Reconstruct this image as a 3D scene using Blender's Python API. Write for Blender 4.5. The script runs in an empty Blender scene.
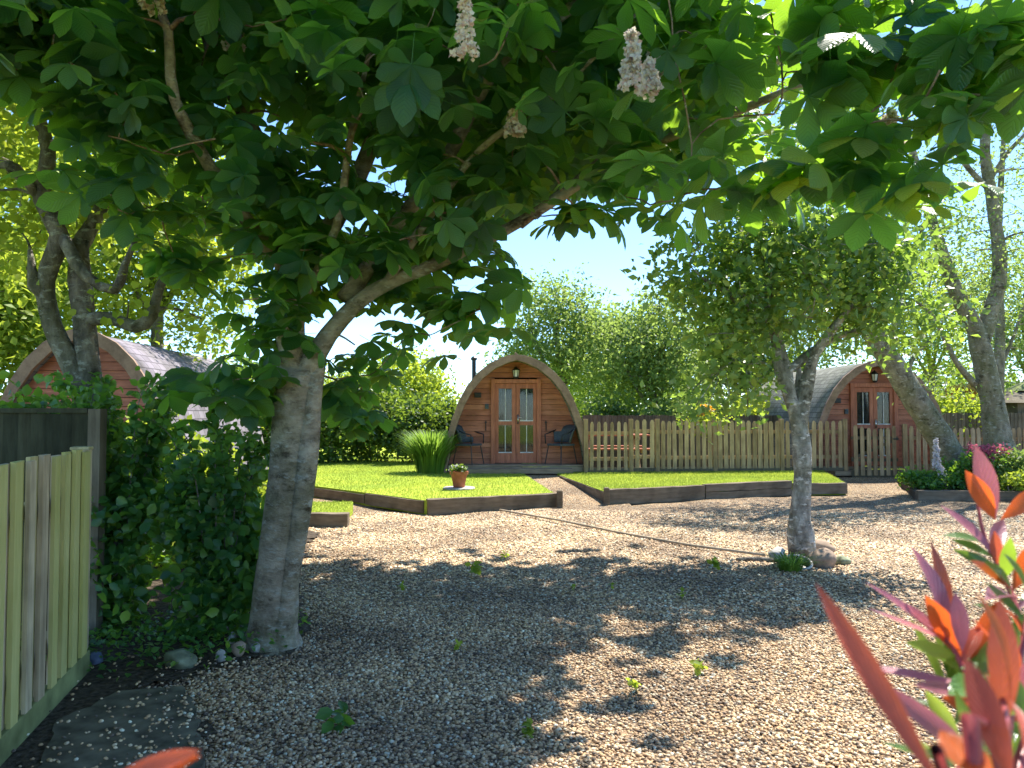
import bpy, bmesh, math, random
import numpy as np
from mathutils import Vector, Matrix
R = math.radians
random.seed(7); rng = np.random.default_rng(7)
sc = bpy.context.scene
col = sc.collection
# ------------------------------------------------------------------ camera, sky, sun, exposure
F = 760.0; PITCH = math.atan2(28, F); CAMZ = 1.5
cam_d = bpy.data.cameras.new('camera'); cam = bpy.data.objects.new('camera', cam_d); col.objects.link(cam)
cam.location = (0, 0, CAMZ); cam.rotation_euler = (R(90) + PITCH, 0, 0)
cam_d.sensor_width = 36; cam_d.lens = F / 1024 * 36; cam_d.clip_start = 0.02; cam_d.clip_end = 2000
cam_d.dof.use_dof = True; cam_d.dof.focus_distance = 9.0; cam_d.dof.aperture_fstop = 8.0
sc.camera = cam
SUN_EL, SUN_AZ = R(57), R(38)          # azimuth measured from +Y towards +X
w = bpy.data.worlds.new('World'); sc.world = w; w.use_nodes = True
wn = w.node_tree.nodes; wl = w.node_tree.links
bg = wn['Background']; sky = wn.new('ShaderNodeTexSky'); sky.sky_type = 'NISHITA'; sky.sun_disc = False
sky.sun_elevation = SUN_EL; sky.sun_rotation = SUN_AZ; sky.air_density = 0.75; sky.dust_density = 0.1; sky.ozone_density = 3.0
tint = wn.new('ShaderNodeMix'); tint.data_type = 'RGBA'; tint.blend_type = 'MULTIPLY'; tint.inputs[0].default_value = 1.0; tint.inputs[7].default_value = (0.80, 0.93, 1.02, 1)
wl.new(sky.outputs[0], tint.inputs[6]); wl.new(tint.outputs[2], bg.inputs[0]); bg.inputs[1].default_value = 0.132
sun_d = bpy.data.lights.new('sun', 'SUN'); sun_d.energy = 4.2; sun_d.angle = R(0.55); sun_d.color = (1, 0.94, 0.84)
sun = bpy.data.objects.new('sun', sun_d); col.objects.link(sun)
sdir = Vector((math.sin(SUN_AZ) * math.cos(SUN_EL), math.cos(SUN_AZ) * math.cos(SUN_EL), math.sin(SUN_EL)))
sun.rotation_euler = sdir.to_track_quat('Z', 'Y').to_euler(); sun.location = sdir * 40
sc.view_settings.view_transform = 'Standard'; sc.view_settings.look = 'None'
sc.view_settings.exposure = 1.5; sc.view_settings.gamma = 1.0
try:
    sc.cycles.max_bounces = 8; sc.cycles.diffuse_bounces = 4; sc.cycles.transmission_bounces = 4
    sc.cycles.caustics_reflective = False; sc.cycles.caustics_refractive = False
except Exception: pass

# ------------------------------------------------------------------ layout helpers
cp, sp = math.cos(PITCH), math.sin(PITCH)
def at(px, py, Y):
    a = (px - 512) / F; b = (384 - py) / F
    dy = cp - b * sp; dz = sp + b * cp
    s = Y / dy
    return Vector((a * s, Y, CAMZ + dz * s))
def gr(px, py, z=0.0):
    a = (px - 512) / F; b = (384 - py) / F
    dy = cp - b * sp; dz = sp + b * cp
    s = (z - CAMZ) / dz
    return Vector((a * s, dy * s, z))
def proj_np(P):
    x = P[:, 0]; y = P[:, 1]; z = P[:, 2] - CAMZ
    d = y * cp + z * sp; u = -y * sp + z * cp
    return 512 + F * x / d, 384 - F * u / d, d
def tag(o, label=None, cat=None, group=None, kind=None):
    if label: o['label'] = label
    if cat: o['category'] = cat
    if group: o['group'] = group
    if kind: o['kind'] = kind
    return o
def empty(name, loc, rz=0.0):
    o = bpy.data.objects.new(name, None); col.objects.link(o); o.location = loc; o.rotation_euler = (0, 0, rz)
    o.empty_display_size = 0.2
    return o
def link(name, me, parent=None, loc=(0, 0, 0)):
    o = bpy.data.objects.new(name, me); col.objects.link(o); o.location = loc
    if parent is not None: o.parent = parent
    return o
def mesh_np(name, V, Fs, mats, parent=None, smooth=False, uv=None, midx=None):
    """V (n,3); Fs list of arrays (m,k)"""
    me = bpy.data.meshes.new(name)
    V = np.asarray(V, dtype=np.float32)
    me.vertices.add(len(V)); me.vertices.foreach_set('co', V.ravel())
    loops = np.concatenate([f.ravel() for f in Fs]).astype(np.int32)
    sizes = np.concatenate([np.full(len(f), f.shape[1], np.int32) for f in Fs])
    starts = np.concatenate([[0], np.cumsum(sizes)[:-1]]).astype(np.int32)
    me.loops.add(len(loops)); me.loops.foreach_set('vertex_index', loops)
    me.polygons.add(len(sizes)); me.polygons.foreach_set('loop_start', starts); me.polygons.foreach_set('loop_total', sizes)
    if smooth: me.polygons.foreach_set('use_smooth', np.ones(len(sizes), bool))
    if not isinstance(mats, (list, tuple)): mats = [mats]
    for m in mats: me.materials.append(m)
    if midx is not None: me.polygons.foreach_set('material_index', np.asarray(midx, np.int32))
    if uv is not None:
        ul = me.uv_layers.new(name='UVMap'); ul.data.foreach_set('uv', np.asarray(uv, np.float32)[loops].ravel())
    me.update(calc_edges=True)
    return link(name, me, parent)
class MB:
    def __init__(s): s.v = []; s.f = []; s.m = []
    def add(s, vs, fs, mi=0, M=None):
        n = len(s.v)
        for p in vs:
            p = Vector(p); s.v.append(M @ p if M is not None else p)
        for q in fs: s.f.append([i + n for i in q]); s.m.append(mi)
    def box(s, c, d, mi=0, M=None, rot=None):
        x, y, z = d[0] / 2, d[1] / 2, d[2] / 2; c = Vector(c)
        vs = [Vector(p) for p in [(-x, -y, -z), (x, -y, -z), (x, y, -z), (-x, y, -z), (-x, -y, z), (x, -y, z), (x, y, z), (-x, y, z)]]
        if rot is not None: vs = [rot @ p for p in vs]
        s.add([p + c for p in vs], [(0, 3, 2, 1), (4, 5, 6, 7), (0, 1, 5, 4), (1, 2, 6, 5), (2, 3, 7, 6), (3, 0, 4, 7)], mi, M)
    def tube(s, pts, rad, k=8, mi=0, cap=True, M=None, jit=0.0):
        pts = [Vector(p) for p in pts]; n0 = len(s.v); n = len(pts)
        if not isinstance(rad, (list, tuple)): rad = [rad] * n
        up = Vector((0.13, 0.21, 0.97)); prev = None
        rings = []
        for i in range(n):
            t = (pts[min(i + 1, n - 1)] - pts[max(i - 1, 0)])
            if t.length < 1e-7: t = Vector((0, 0, 1))
            t.normalize()
            if prev is None:
                a = t.cross(Vector((1, 0.03, 0)) if abs(t.x) < 0.8 else Vector((0, 1, 0)))
            else: a = prev - t * prev.dot(t)
            a.normalize(); b = t.cross(a); prev = a
            rings.append([pts[i] + (a * math.cos(2 * math.pi * j / k) + b * math.sin(2 * math.pi * j / k)) * rad[i] * (1 + (random.uniform(-jit, jit) if jit else 0)) for j in range(k)])
        vs = [p for r in rings for p in r]
        fs = []
        for i in range(n - 1):
            for j in range(k):
                fs.append((i * k + j, i * k + (j + 1) % k, (i + 1) * k + (j + 1) % k, (i + 1) * k + j))
        if cap:
            fs.append(tuple(reversed(range(k)))); fs.append(tuple((n - 1) * k + j for j in range(k)))
        s.add(vs, fs, mi, M)
    def lathe(s, prof, k=20, mi=0, c=(0, 0, 0), M=None):
        vs = []; c = Vector(c)
        for r, z in prof:
            for j in range(k): vs.append(c + Vector((r * math.cos(2 * math.pi * j / k), r * math.sin(2 * math.pi * j / k), z)))
        fs = []
        for i in range(len(prof) - 1):
            for j in range(k): fs.append((i * k + j, i * k + (j + 1) % k, (i + 1) * k + (j + 1) % k, (i + 1) * k + j))
        fs.append(tuple(reversed(range(k)))); fs.append(tuple((len(prof) - 1) * k + j for j in range(k)))
        s.add(vs, fs, mi, M)
    def build(s, name, mats, parent=None, smooth=False, bevel=0.0):
        me = bpy.data.meshes.new(name); me.from_pydata([tuple(p) for p in s.v], [], s.f)
        if not isinstance(mats, (list, tuple)): mats = [mats]
        for m in mats: me.materials.append(m)
        me.polygons.foreach_set('material_index', s.m)
        if smooth: me.polygons.foreach_set('use_smooth', [True] * len(s.f))
        me.update()
        o = link(name, me, parent)
        if bevel:
            b = o.modifiers.new('bevel', 'BEVEL'); b.width = bevel; b.segments = 2; b.limit_method = 'ANGLE'
        return o

# ------------------------------------------------------------------ materials
def mat(name, rough=0.8, spec=0.3):
    m = bpy.data.materials.new(name); m.use_nodes = True
    b = m.node_tree.nodes['Principled BSDF']; b.inputs['Roughness'].default_value = rough
    b.inputs['Specular IOR Level'].default_value = spec
    return m, m.node_tree, b
def nd(t, kind, **kw):
    n = t.nodes.new(kind)
    for k, v in kw.items():
        if k in n.inputs: n.inputs[k].default_value = v
        else: setattr(n, k, v)
    return n
def ramp(t, stops, interp='LINEAR'):
    r = t.nodes.new('ShaderNodeValToRGB'); r.color_ramp.interpolation = interp
    e = r.color_ramp.elements
    while len(e) < len(stops): e.new(0.5)
    for i, (p, c) in enumerate(stops): e[i].position = p; e[i].color = (*c, 1)
    return r
def coord(t, scale=(1, 1, 1), kind='Object'):
    tc = t.nodes.new('ShaderNodeTexCoord'); mp = t.nodes.new('ShaderNodeMapping'); mp.inputs['Scale'].default_value = scale
    t.links.new(tc.outputs[kind], mp.inputs[0]); return mp.outputs[0]
def bump(t, b, h, strength=0.5, dist=0.01):
    n = nd(t, 'ShaderNodeBump', Strength=strength, Distance=dist); t.links.new(h, n.inputs['Height']); t.links.new(n.outputs[0], b.inputs['Normal'])
def mixc(t, a, b, fac, mode='MIX'):
    m = t.nodes.new('ShaderNodeMix'); m.data_type = 'RGBA'; m.blend_type = mode
    for s, v in ((m.inputs[6], a), (m.inputs[7], b), (m.inputs[0], fac)):
        if hasattr(v, 'links') or hasattr(v, 'is_linked'): t.links.new(v, s)
        elif isinstance(v, tuple): s.default_value = (*v, 1) if len(v) == 3 else v
        else: s.default_value = v
    return m.outputs[2]

def leaf_mat(name, stops, trans=0.4, tcol=(0.35, 0.5, 0.04), rough=0.42, spec=0.35, veins=False, ns=1.3):
    m, t, b = mat(name, rough, spec)
    g = nd(t, 'ShaderNodeNewGeometry'); r = ramp(t, stops); t.links.new(g.outputs['Random Per Island'], r.inputs[0])
    c = r.outputs[0]
    n = nd(t, 'ShaderNodeTexNoise', Scale=ns, Detail=4.0); t.links.new(coord(t), n.inputs['Vector'])
    rr = ramp(t, [(0.35, (0.65, 0.7, 0.7)), (0.7, (1.25, 1.2, 1.0))]); t.links.new(n.outputs[0], rr.inputs[0])
    c = mixc(t, c, rr.outputs[0], 1.0, 'MULTIPLY')
    tr = nd(t, 'ShaderNodeBsdfTranslucent')
    tc2 = mixc(t, tcol, rr.outputs[0], 0.6, 'MULTIPLY')
    if veins:
        uv = coord(t, (1, 1, 1), 'UV'); s = nd(t, 'ShaderNodeSeparateXYZ'); t.links.new(uv, s.inputs[0])
        ab = nd(t, 'ShaderNodeMath', operation='ABSOLUTE'); t.links.new(s.outputs[0], ab.inputs[0])
        m1 = nd(t, 'ShaderNodeMath', operation='MULTIPLY'); t.links.new(ab.outputs[0], m1.inputs[0]); m1.inputs[1].default_value = 0.25
        su = nd(t, 'ShaderNodeMath', operation='SUBTRACT'); t.links.new(s.outputs[1], su.inputs[0]); t.links.new(m1.outputs[0], su.inputs[1])
        m2 = nd(t, 'ShaderNodeMath', operation='MULTIPLY'); t.links.new(su.outputs[0], m2.inputs[0]); m2.inputs[1].default_value = 75.0
        sn = nd(t, 'ShaderNodeMath', operation='SINE'); t.links.new(m2.outputs[0], sn.inputs[0])
        vr = ramp(t, [(0.0, (1, 1, 1)), (0.75, (1, 1, 1)), (1.0, (0.72, 0.76, 0.7))]); t.links.new(sn.outputs[0], vr.inputs[0])
        mr = ramp(t, [(0.0, (1.5, 1.45, 1.3)), (0.1, (1, 1, 1))]); t.links.new(ab.outputs[0], mr.inputs[0])
        c = mixc(t, c, vr.outputs[0], 1.0, 'MULTIPLY'); c = mixc(t, c, mr.outputs[0], 1.0, 'MULTIPLY')
        tc2 = mixc(t, tc2, vr.outputs[0], 1.0, 'MULTIPLY')
        bump(t, b, sn.outputs[0], 0.35, 0.004)
    t.links.new(c, b.inputs['Base Color']); t.links.new(tc2, tr.inputs[0])
    mx = nd(t, 'ShaderNodeMixShader'); mx.inputs[0].default_value = trans
    t.links.new(b.outputs[0], mx.inputs[1]); t.links.new(tr.outputs[0], mx.inputs[2])
    t.links.new(mx.outputs[0], t.nodes['Material Output'].inputs[0])
    return m
def bark_mat(name, c1, c2, c3, moss=0.0, sx=14, sz=3, bs=1.0, lichen=(0.42, 0.42, 0.36)):
    m, t, b = mat(name, 0.9, 0.15)
    v = coord(t, (sx, sx, sz)); n = nd(t, 'ShaderNodeTexNoise', Scale=1.0, Detail=8.0, Roughness=0.65); t.links.new(v, n.inputs['Vector'])
    r = ramp(t, [(0.3, c1), (0.5, c2), (0.72, c3)]); t.links.new(n.outputs[0], r.inputs[0])
    n2 = nd(t, 'ShaderNodeTexNoise', Scale=2.6, Detail=5.0); t.links.new(coord(t), n2.inputs['Vector'])
    r2 = ramp(t, [(0.42, (0, 0, 0)), (0.62, (1, 1, 1))]); t.links.new(n2.outputs[0], r2.inputs[0])
    mu = nd(t, 'ShaderNodeMath', operation='MULTIPLY'); t.links.new(r2.outputs[0], mu.inputs[0]); mu.inputs[1].default_value = moss
    t.links.new(mixc(t, r.outputs[0], (0.10, 0.13, 0.035), mu.outputs[0]), b.inputs['Base Color'])
    c = b.inputs['Base Color'].links[0].from_socket
    n3 = nd(t, 'ShaderNodeTexNoise', Scale=9.0, Detail=6.0, Roughness=0.7); t.links.new(coord(t, (1, 1, 2.2)), n3.inputs['Vector'])
    r3 = ramp(t, [(0.56, (0, 0, 0)), (0.62, (0.75, 0.75, 0.75))]); t.links.new(n3.outputs[0], r3.inputs[0])
    c = mixc(t, c, lichen, r3.outputs[0])
    n4 = nd(t, 'ShaderNodeTexNoise', Scale=5.0, Detail=6.0, Roughness=0.75); t.links.new(coord(t, (1, 1, 1.6)), n4.inputs['Vector'])
    r4 = ramp(t, [(0.34, (0.35, 0.33, 0.3)), (0.46, (1, 1, 1))]); t.links.new(n4.outputs[0], r4.inputs[0])
    t.links.new(mixc(t, c, r4.outputs[0], 1.0, 'MULTIPLY'), b.inputs['Base Color'])
    ad = nd(t, 'ShaderNodeMath', operation='ADD'); t.links.new(n.outputs[0], ad.inputs[0]); t.links.new(n3.outputs[0], ad.inputs[1])
    bump(t, b, ad.outputs[0], bs, 0.04)
    return m
def wood_mat(name, stops, grain=(2, 2, 40), rough=0.75, spec=0.2, axis_var=True, green=0.0, dirt=0.4, gcol=(0.16, 0.22, 0.035)):
    m, t, b = mat(name, rough, spec)
    g = nd(t, 'ShaderNodeNewGeometry'); r = ramp(t, stops); t.links.new(g.outputs['Random Per Island'], r.inputs[0])
    n = nd(t, 'ShaderNodeTexNoise', Scale=1.0, Detail=8.0, Roughness=0.7); t.links.new(coord(t, grain), n.inputs['Vector'])
    r2 = ramp(t, [(0.3, (0.55, 0.52, 0.5)), (0.65, (1.15, 1.15, 1.15))]); t.links.new(n.outputs[0], r2.inputs[0])
    c = mixc(t, r.outputs[0], r2.outputs[0], 0.9, 'MULTIPLY')
    n3 = nd(t, 'ShaderNodeTexNoise', Scale=3.2, Detail=4.0); t.links.new(coord(t), n3.inputs['Vector'])
    r3 = ramp(t, [(0.38, (0.5, 0.5, 0.5)), (0.6, (1, 1, 1))]); t.links.new(n3.outputs[0], r3.inputs[0])
    c = mixc(t, c, r3.outputs[0], dirt, 'MULTIPLY')
    if green:
        g2 = nd(t, 'ShaderNodeMath', operation='MULTIPLY'); g2.inputs[1].default_value = 7.31; t.links.new(g.outputs['Random Per Island'], g2.inputs[0])
        fr = nd(t, 'ShaderNodeMath', operation='FRACT'); t.links.new(g2.outputs[0], fr.inputs[0])
        r4 = ramp(t, [(0.45, (0, 0, 0)), (0.62, (green, green, green))]); t.links.new(fr.outputs[0], r4.inputs[0])
        c = mixc(t, c, gcol, r4.outputs[0])
    t.links.new(c, b.inputs['Base Color']); bump(t, b, n.outputs[0], 0.4, 0.006)
    return m
def flat_mat(name, c, rough=0.6, spec=0.4, metal=0.0, nscale=8.0, amt=0.35, bs=0.2, bd=0.005):
    m, t, b = mat(name, rough, spec); b.inputs['Metallic'].default_value = metal
    n = nd(t, 'ShaderNodeTexNoise', Scale=nscale, Detail=5.0); t.links.new(coord(t), n.inputs['Vector'])
    r = ramp(t, [(0.3, tuple(x * (1 - amt) for x in c)), (0.7, tuple(min(1, x * (1 + amt)) for x in c))]); t.links.new(n.outputs[0], r.inputs[0])
    t.links.new(r.outputs[0], b.inputs['Base Color']); bump(t, b, n.outputs[0], bs, bd)
    return m

PEB = [(0.0, (0.485, 0.319, 0.177)), (0.12, (0.756, 0.523, 0.292)), (0.26, (0.297, 0.211, 0.135)), (0.38, (0.810, 0.637, 0.417)), (0.5, (0.567, 0.370, 0.198)),
       (0.60, (0.741, 0.537, 0.313)), (0.70, (0.189, 0.147, 0.110)), (0.80, (0.840, 0.800, 0.605)), (0.86, (0.620, 0.459, 0.281)), (0.94, (0.405, 0.281, 0.177))]
m_pebble, t, b = mat('pebble', 0.7, 0.3)
g = nd(t, 'ShaderNodeNewGeometry'); r = ramp(t, PEB, 'CONSTANT'); t.links.new(g.outputs['Random Per Island'], r.inputs[0])
n = nd(t, 'ShaderNodeTexNoise', Scale=60.0, Detail=3.0); t.links.new(coord(t), n.inputs['Vector'])
r2 = ramp(t, [(0.35, (0.75, 0.75, 0.75)), (0.65, (1.1, 1.1, 1.1))]); t.links.new(n.outputs[0], r2.inputs[0])
nl = nd(t, 'ShaderNodeTexNoise', Scale=0.9, Detail=5.0); t.links.new(coord(t), nl.inputs['Vector'])
rl = ramp(t, [(0.38, (0.62, 0.60, 0.60)), (0.6, (1.08, 1.07, 1.04))]); t.links.new(nl.outputs[0], rl.inputs[0])
t.links.new(mixc(t, mixc(t, r.outputs[0], r2.outputs[0], 1.0, 'MULTIPLY'), rl.outputs[0], 1.0, 'MULTIPLY'), b.inputs['Base Color'])
m_gravel, t, b = mat('gravel', 0.85, 0.2)
v = nd(t, 'ShaderNodeTexVoronoi', Scale=55.0); t.links.new(coord(t), v.inputs['Vector'])
s = nd(t, 'ShaderNodeSeparateColor'); t.links.new(v.outputs['Color'], s.inputs[0])
r = ramp(t, PEB, 'CONSTANT'); t.links.new(s.outputs[0], r.inputs[0])
rd = ramp(t, [(0.25, (1, 1, 1)), (0.62, (0.25, 0.23, 0.22))]); t.links.new(v.outputs['Distance'], rd.inputs[0])
c = mixc(t, r.outputs[0], rd.outputs[0], 1.0, 'MULTIPLY')
n = nd(t, 'ShaderNodeTexNoise', Scale=0.9, Detail=5.0); t.links.new(coord(t), n.inputs['Vector'])
rn = ramp(t, [(0.4, (0.72, 0.72, 0.74)), (0.62, (1.1, 1.08, 1.05))]); t.links.new(n.outputs[0], rn.inputs[0])
t.links.new(mixc(t, c, rn.outputs[0], 1.0, 'MULTIPLY'), b.inputs['Base Color'])
iv = nd(t, 'ShaderNodeMath', operation='SUBTRACT'); iv.inputs[0].default_value = 1.0; t.links.new(v.outputs['Distance'], iv.inputs[1])
bump(t, b, iv.outputs[0], 0.9, 0.02)

def grass_surface(name, c1, c2, c3):
    m, t, b = mat(name, 0.9, 0.1)
    n = nd(t, 'ShaderNodeTexNoise', Scale=60.0, Detail=4.0, Roughness=0.7); t.links.new(coord(t), n.inputs['Vector'])
    n2 = nd(t, 'ShaderNodeTexNoise', Scale=0.8, Detail=3.0); t.links.new(coord(t), n2.inputs['Vector'])
    r = ramp(t, [(0.3, c1), (0.5, c2), (0.7, c3)]); t.links.new(n.outputs[0], r.inputs[0])
    r2 = ramp(t, [(0.35, (0.75, 0.85, 0.8)), (0.65, (1.15, 1.1, 1.0))]); t.links.new(n2.outputs[0], r2.inputs[0])
    t.links.new(mixc(t, r.outputs[0], r2.outputs[0], 1.0, 'MULTIPLY'), b.inputs['Base Color']); bump(t, b, n.outputs[0], 0.8, 0.02)
    return m
m_lawn = grass_surface('lawn_turf', (0.20, 0.29, 0.03), (0.34, 0.42, 0.045), (0.46, 0.52, 0.08))
m_blade = leaf_mat('grass_blade', [(0, (0.14, 0.24, 0.03)), (0.5, (0.29, 0.38, 0.05)), (1, (0.46, 0.48, 0.12))], 0.36, (0.52, 0.6, 0.10), 0.6, 0.2)
m_soil = flat_mat('soil', (0.085, 0.066, 0.048), 0.95, 0.1, nscale=30, amt=0.6, bs=0.9, bd=0.03)
m_concrete = flat_mat('mossy_concrete', (0.15, 0.135, 0.095), 0.9, 0.15, nscale=9, amt=0.5, bs=0.5, bd=0.01)
m_chest = leaf_mat('chestnut_leaf', [(0, (0.006, 0.055, 0.045)), (0.5, (0.012, 0.075, 0.055)), (0.85, (0.022, 0.10, 0.055)), (1, (0.05, 0.14, 0.04))], 0.43, (0.42, 0.74, 0.045), 0.42, 0.4, veins=True)
m_small = leaf_mat('evergreen_leaf', [(0, (0.04, 0.12, 0.055)), (0.5, (0.07, 0.165, 0.06)), (0.8, (0.13, 0.23, 0.06)), (1, (0.35, 0.38, 0.06))], 0.42, (0.45, 0.65, 0.08), 0.4, 0.5)
m_bush = leaf_mat('bush_leaf', [(0, (0.025, 0.10, 0.04)), (0.6, (0.055, 0.17, 0.05)), (0.9, (0.10, 0.24, 0.05)), (1, (0.24, 0.38, 0.06))], 0.42, (0.35, 0.6, 0.04), 0.38, 0.5)
m_yel = leaf_mat('spring_leaf', [(0, (0.10, 0.19, 0.03)), (0.5, (0.18, 0.28, 0.035)), (1, (0.33, 0.40, 0.06))], 0.5, (0.55, 0.66, 0.06), 0.5, 0.3)
m_airy = leaf_mat('pale_leaf', [(0, (0.07, 0.15, 0.05)), (0.5, (0.13, 0.22, 0.07)), (1, (0.26, 0.33, 0.10))], 0.45, (0.42, 0.56, 0.12), 0.5, 0.3)
m_hedge = leaf_mat('hedge_leaf', [(0, (0.02, 0.06, 0.02)), (0.6, (0.05, 0.12, 0.03)), (1, (0.16, 0.24, 0.05))], 0.35, (0.35, 0.5, 0.05), 0.45, 0.4)
m_reed = leaf_mat('reed_blade', [(0, (0.06, 0.16, 0.03)), (1, (0.20, 0.32, 0.05))], 0.4, (0.4, 0.6, 0.08), 0.5, 0.3)
m_bark_c = bark_mat('chestnut_bark', (0.121, 0.095, 0.068), (0.338, 0.284, 0.209), (0.567, 0.499, 0.392), 0.35, 6, 9)
m_bark_b = bark_mat('chestnut_branch_bark', (0.135, 0.081, 0.054), (0.324, 0.216, 0.149), (0.513, 0.392, 0.270), 0.1, 10, 10)
m_bark_s = bark_mat('pale_bark', (0.072, 0.066, 0.054), (0.288, 0.276, 0.240), (0.660, 0.648, 0.588), 0.3, 9, 5, 1.0, (0.792, 0.780, 0.720))
m_bark_d = bark_mat('rough_bark', (0.05, 0.045, 0.04), (0.19, 0.165, 0.14), (0.38, 0.34, 0.29), 0.3, 12, 5, 1.0)
m_bark_g = bark_mat('grey_bark', (0.125, 0.112, 0.081), (0.250, 0.225, 0.163), (0.400, 0.362, 0.275), 0.4, 10, 4)
m_flower = leaf_mat('chestnut_blossom', [(0, (0.75, 0.62, 0.55)), (0.7, (0.85, 0.78, 0.66)), (1, (0.7, 0.35, 0.3))], 0.4, (0.8, 0.7, 0.6), 0.6, 0.2)
m_pod = wood_mat('cabin_cladding', [(0, (0.42, 0.15, 0.09)), (0.5, (0.52, 0.20, 0.12)), (1, (0.60, 0.25, 0.15))], (3, 3, 30), 0.6, 0.3, dirt=0.35)
m_pod_front = wood_mat('cabin_door_timber', [(0, (0.46, 0.16, 0.09)), (1, (0.54, 0.20, 0.12))], (20, 20, 3), 0.55, 0.3, dirt=0.2)
m_fascia = wood_mat('weathered_fascia', [(0, (0.30, 0.20, 0.145)), (1, (0.40, 0.27, 0.20))], (8, 8, 8), 0.75, 0.2, dirt=0.4)
m_deck = wood_mat('deck_timber', [(0, (0.34, 0.26, 0.18)), (1, (0.44, 0.34, 0.23))], (3, 30, 30), 0.8, 0.2)
m_picket = wood_mat('picket_timber', [(0, (0.31, 0.22, 0.125)), (0.5, (0.42, 0.30, 0.17)), (1, (0.52, 0.38, 0.23))], (20, 20, 2.5), 0.85, 0.15, green=0.0, dirt=0.45)
m_dfence = wood_mat('dark_board', [(0, (0.12, 0.11, 0.08)), (1, (0.20, 0.17, 0.12))], (20, 20, 2.5), 0.9, 0.1)
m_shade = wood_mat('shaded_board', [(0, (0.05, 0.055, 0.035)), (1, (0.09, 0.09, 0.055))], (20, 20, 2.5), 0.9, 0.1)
m_lfence = wood_mat('mossy_board', [(0, (0.42, 0.32, 0.19)), (0.35, (0.62, 0.50, 0.33)), (0.7, (0.54, 0.47, 0.25)), (1, (0.70, 0.56, 0.39))], (26, 26, 1.8), 0.85, 0.15, green=0.6, dirt=0.55, gcol=(0.50, 0.50, 0.11))
m_sleeper = wood_mat('sleeper_timber', [(0, (0.17, 0.135, 0.10)), (0.5, (0.25, 0.20, 0.14)), (1, (0.34, 0.27, 0.19))], (2.5, 18, 18), 0.9, 0.1, dirt=0.7)
m_black = flat_mat('black_metal', (0.015, 0.015, 0.017), 0.45, 0.5)
m_grey = flat_mat('dark_wicker', (0.075, 0.09, 0.105), 0.6, 0.4, nscale=60, amt=0.5, bs=0.6)
m_steel = flat_mat('chrome', (0.6, 0.6, 0.6), 0.3, 0.5, 1.0)
m_white = flat_mat('white_curtain', (0.7, 0.7, 0.68), 0.8, 0.2)
m_terra = flat_mat('terracotta', (0.33, 0.11, 0.06), 0.8, 0.2, nscale=14, amt=0.25)
m_stone = flat_mat('pale_stone', (0.42, 0.40, 0.36), 0.85, 0.2, nscale=7, amt=0.5, bs=0.6, bd=0.02)
m_mstone = flat_mat('mossy_stone', (0.22, 0.24, 0.15), 0.9, 0.2, nscale=9, amt=0.6, bs=0.7, bd=0.02)
m_bstone = flat_mat('brown_stone', (0.33, 0.24, 0.17), 0.85, 0.2, nscale=7, amt=0.35, bs=0.5, bd=0.02)
m_rope = flat_mat('timber_batten', (0.42, 0.34, 0.24), 0.85, 0.15, nscale=20)
m_orange = leaf_mat('orange_petal', [(0, (0.8, 0.30, 0.01)), (1, (0.9, 0.5, 0.03))], 0.4, (1.0, 0.5, 0.02))
m_petal = leaf_mat('white_petal', [(0, (0.72, 0.66, 0.74)), (1, (0.85, 0.8, 0.84))], 0.4, (0.8, 0.75, 0.8))
m_pink = leaf_mat('pink_petal', [(0, (0.25, 0.03, 0.08)), (1, (0.42, 0.10, 0.16))], 0.4, (0.8, 0.2, 0.3))
m_dpurple = leaf_mat('small_blue_petal', [(0, (0.35, 0.35, 0.6)), (1, (0.6, 0.6, 0.8))], 0.4, (0.6, 0.6, 0.9))
m_glass, t, b = mat('window_glass', 0.04, 0.6)
b.inputs['Base Color'].default_value = (0.35, 0.4, 0.4, 1); b.inputs['Transmission Weight'].default_value = 0.95; b.inputs['IOR'].default_value = 1.45
m_inside = flat_mat('cabin_interior', (0.02, 0.018, 0.016), 0.9, 0.1)
def roof_mat(name, c):
    m, t, b = mat(name, 0.85, 0.2)
    br = nd(t, 'ShaderNodeTexBrick', Scale=1.0); br.inputs['Brick Width'].default_value = 0.22; br.inputs['Row Height'].default_value = 0.13; br.inputs['Mortar Size'].default_value = 0.008
    br.inputs['Color1'].default_value = (*[x * 0.8 for x in c], 1); br.inputs['Color2'].default_value = (*[x * 1.2 for x in c], 1); br.inputs['Mortar'].default_value = (*[x * 0.4 for x in c], 1)
    t.links.new(coord(t, (1, 1, 1), 'UV'), br.inputs['Vector'])
    n = nd(t, 'ShaderNodeTexNoise', Scale=3.0, Detail=5.0); t.links.new(coord(t), n.inputs['Vector'])
    r = ramp(t, [(0.35, (0.7, 0.72, 0.65)), (0.65, (1.1, 1.1, 1.1))]); t.links.new(n.outputs[0], r.inputs[0])
    t.links.new(mixc(t, br.outputs[0], r.outputs[0], 1.0, 'MULTIPLY'), b.inputs['Base Color']); bump(t, b, br.outputs[0], 0.4, 0.02)
    return m
m_roof_g = roof_mat('green_grey_shingle', (0.20, 0.20, 0.165)); m_roof_p = roof_mat('pale_grey_shingle', (0.22, 0.195, 0.225))

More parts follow.
